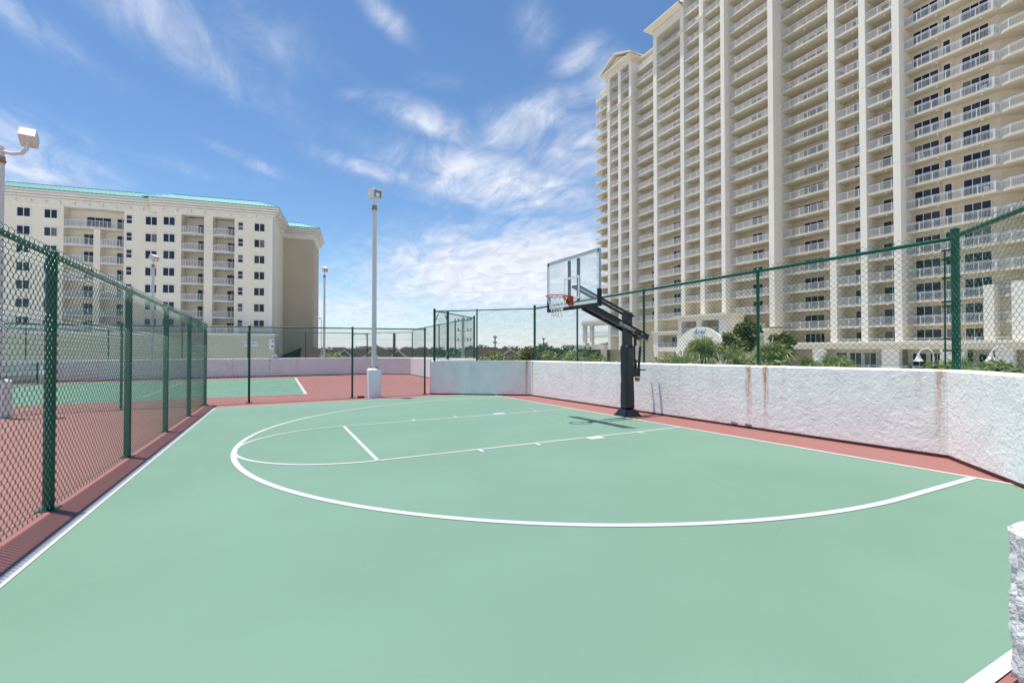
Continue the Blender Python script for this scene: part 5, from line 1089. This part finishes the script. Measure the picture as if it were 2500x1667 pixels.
def chair_proto():
    o = empty('balcony_chair'); MB().box(-.24, .24, -.24, .24, .40, .44).build('seat', 'frame_white', o)
    b = MB()
    for x in np.linspace(-.20, .20, 6): b.bar((x, .23, .44), (x, .32, .92), .045, .02)
    b.bar((-.24, .33, .90), (.24, .33, .90), .04, .06); b.build('backrest', 'frame_white', o)
    for sx in (-.22, .22):
        for sy in (-.22, .22): MB().bar((sx, sy, .40), (sx*1.1, sy*1.15, 0), .035, .035).build('leg', 'frame_white', o)
        MB().box(sx-.03, sx+.03, -.24, .28, .64, .67).bar((sx, -.22, .42), (sx, -.22, .64), .03, .03).build('armrest', 'frame_white', o)
    return o
ORD = ['first','second','third','fourth','fifth','sixth','seventh','eighth','ninth','tenth','eleventh','twelfth','thirteenth','fourteenth','fifteenth','sixteenth','seventeenth','eighteenth','nineteenth','twentieth','twenty-first','twenty-second']; TAKEN = set()
def seat_label(kind, x, n):
    c = sum(x > p[0] for p in PIERS); TAKEN.add((c, n)); return '%s chair, %s balcony row up, %s balcony column from the left of the tower' % (kind, ORD[n-1], ORD[c])
cp = chair_proto(); first = True
for x, n, sb, lab in [(-29.4, 15, .12, 0), (-28.9, 9, .12, 0), (-24.0, 15, .12, 0), (-25.2, 9, .12, 0), (-46.6, 10, 1.1, 0), (-43.2, 8, 1.1, 0), (-36.5, 12, 2.0, 0), (-33.5, 9, 2.0, 0), (-20.9, 8, 1.15, 0), (-17.2, 11, 1.15, 0), (-15.1, 10, 1.15, 0), (-21.2, 4, 1.15, 0), (-37.6, 5, 2.0, 0), (-54.6, 10, .12, 0), (-51.2, 8, .12, 0), (-24.4, 12, .12, 0), (-19.0, 9, 1.15, 0), (-14.8, 6, 1.15, 0)]:
    c = cp if first else copy_tree(cp); first = False; c.location = (x, YF+sb+.75, zs(n)+.2); c.rotation_euler = (0, 0, random.uniform(-.8, .8))
    tag(c, seat_label('white slatted', x, n), 'chair', 'chairs on the tower balconies')
for k in range(7):
    c = copy_tree(cp); x = (-10.6, -6.0)[k % 2]; z = 21.25-2.9*(k//2+k % 2)+.18; p = Ml @ Vector((x, .1, lz(z))); c.location = p; c.rotation_euler = (0, 0, LB.rotation_euler.z+random.uniform(-.6, .6))
    tag(c, 'white slatted chair on the cream building, %s bowed balcony stack, %s row from the top' % (('middle', 'right')[k % 2], ORD[k//2+k % 2]), 'chair', 'chairs on the cream building')
dk_ = copy_tree(cp); first = True
for ch in dk_.children: ch.data = ch.data.copy(); ch.data.materials[0] = MATS['wicker']
R2 = random.Random(3)
for k in range(14):
    nm, x0, x1, sb, dp, n0, n1, _d = R2.choice(BAYS[3:]+BAYS[5:]); n = R2.randint(max(4, n0), 17)
    if (sum((x0+x1)/2 > p[0] for p in PIERS), n) in TAKEN: continue
    c = dk_ if first else copy_tree(dk_); first = False
    c.location = (R2.uniform(x0+.6, x1-.6), YF+sb+R2.uniform(.55, 1.0), zs(n)+.2); c.rotation_euler = (0, 0, R2.uniform(-1.5, 1.5)); tag(c, seat_label('dark wicker', (x0+x1)/2, n), 'chair', 'dark chairs on the tower balconies')
for k in range(10):
    n = R2.randint(2, 20)
    if (11, n) in TAKEN: continue
    c = copy_tree(dk_); c.location = (R2.uniform(-21.8, -14.6), YF+1.15+R2.uniform(.5, .9), zs(n)+.2); c.rotation_euler = (0, 0, R2.uniform(-1.5, 1.5)); tag(c, seat_label('dark wicker', -18, n), 'chair', 'dark chairs on the wide tower balconies')
def towel(x, w, n, sb, m, lab):
    b = MB(); z = zs(n)+.2+1.10; pts = []
    for i in range(9):
        xx = x+w*i/8; wv = .03*math.sin(i*1.7); pts.append((xx, YF+sb-.02+wv*.4, z-.85+.04*math.sin(i))); pts.append((xx, YF+sb+.0, z)); pts.append((xx, YF+sb+.12, z)); pts.append((xx, YF+sb+.14+wv*.4, z-.6))
    b.add(pts, [(4*i+j, 4*i+4+j, 4*i+5+j, 4*i+1+j) for i in range(8) for j in range(3)]); o = b.build('towel', m); md = o.modifiers.new('thick', 'SOLIDIFY'); md.thickness = .012; tag(o, lab, 'towel'); return o
towel(-49.9, .55, 9, .12, 'towel', 'white and purple towel hung on the tower railing right of its neighbour'); towel(-52.2, .45, 9, .12, 'towel', 'purple and white towel hung on the tower railing left of its neighbour'); None
o = empty('closed_parasol', (-42.6, YF+1.9, zs(5)+.2)); MB().tube([(0, 0, 0), (0, 0, 2.0)], .025, 8).build('pole', 'frame_white', o); MB().tube([(0, 0, .9), (0, 0, 1.3), (0, 0, 1.95)], [.20, .16, .03], 9).build('canopy', 'umbrella_red', o); tag(o, 'folded red parasol on a tower balcony', 'parasol')
SC.render.engine = 'CYCLES'
SC.cycles.max_bounces = 8; SC.cycles.transparent_max_bounces = 16; SC.cycles.diffuse_bounces = 4
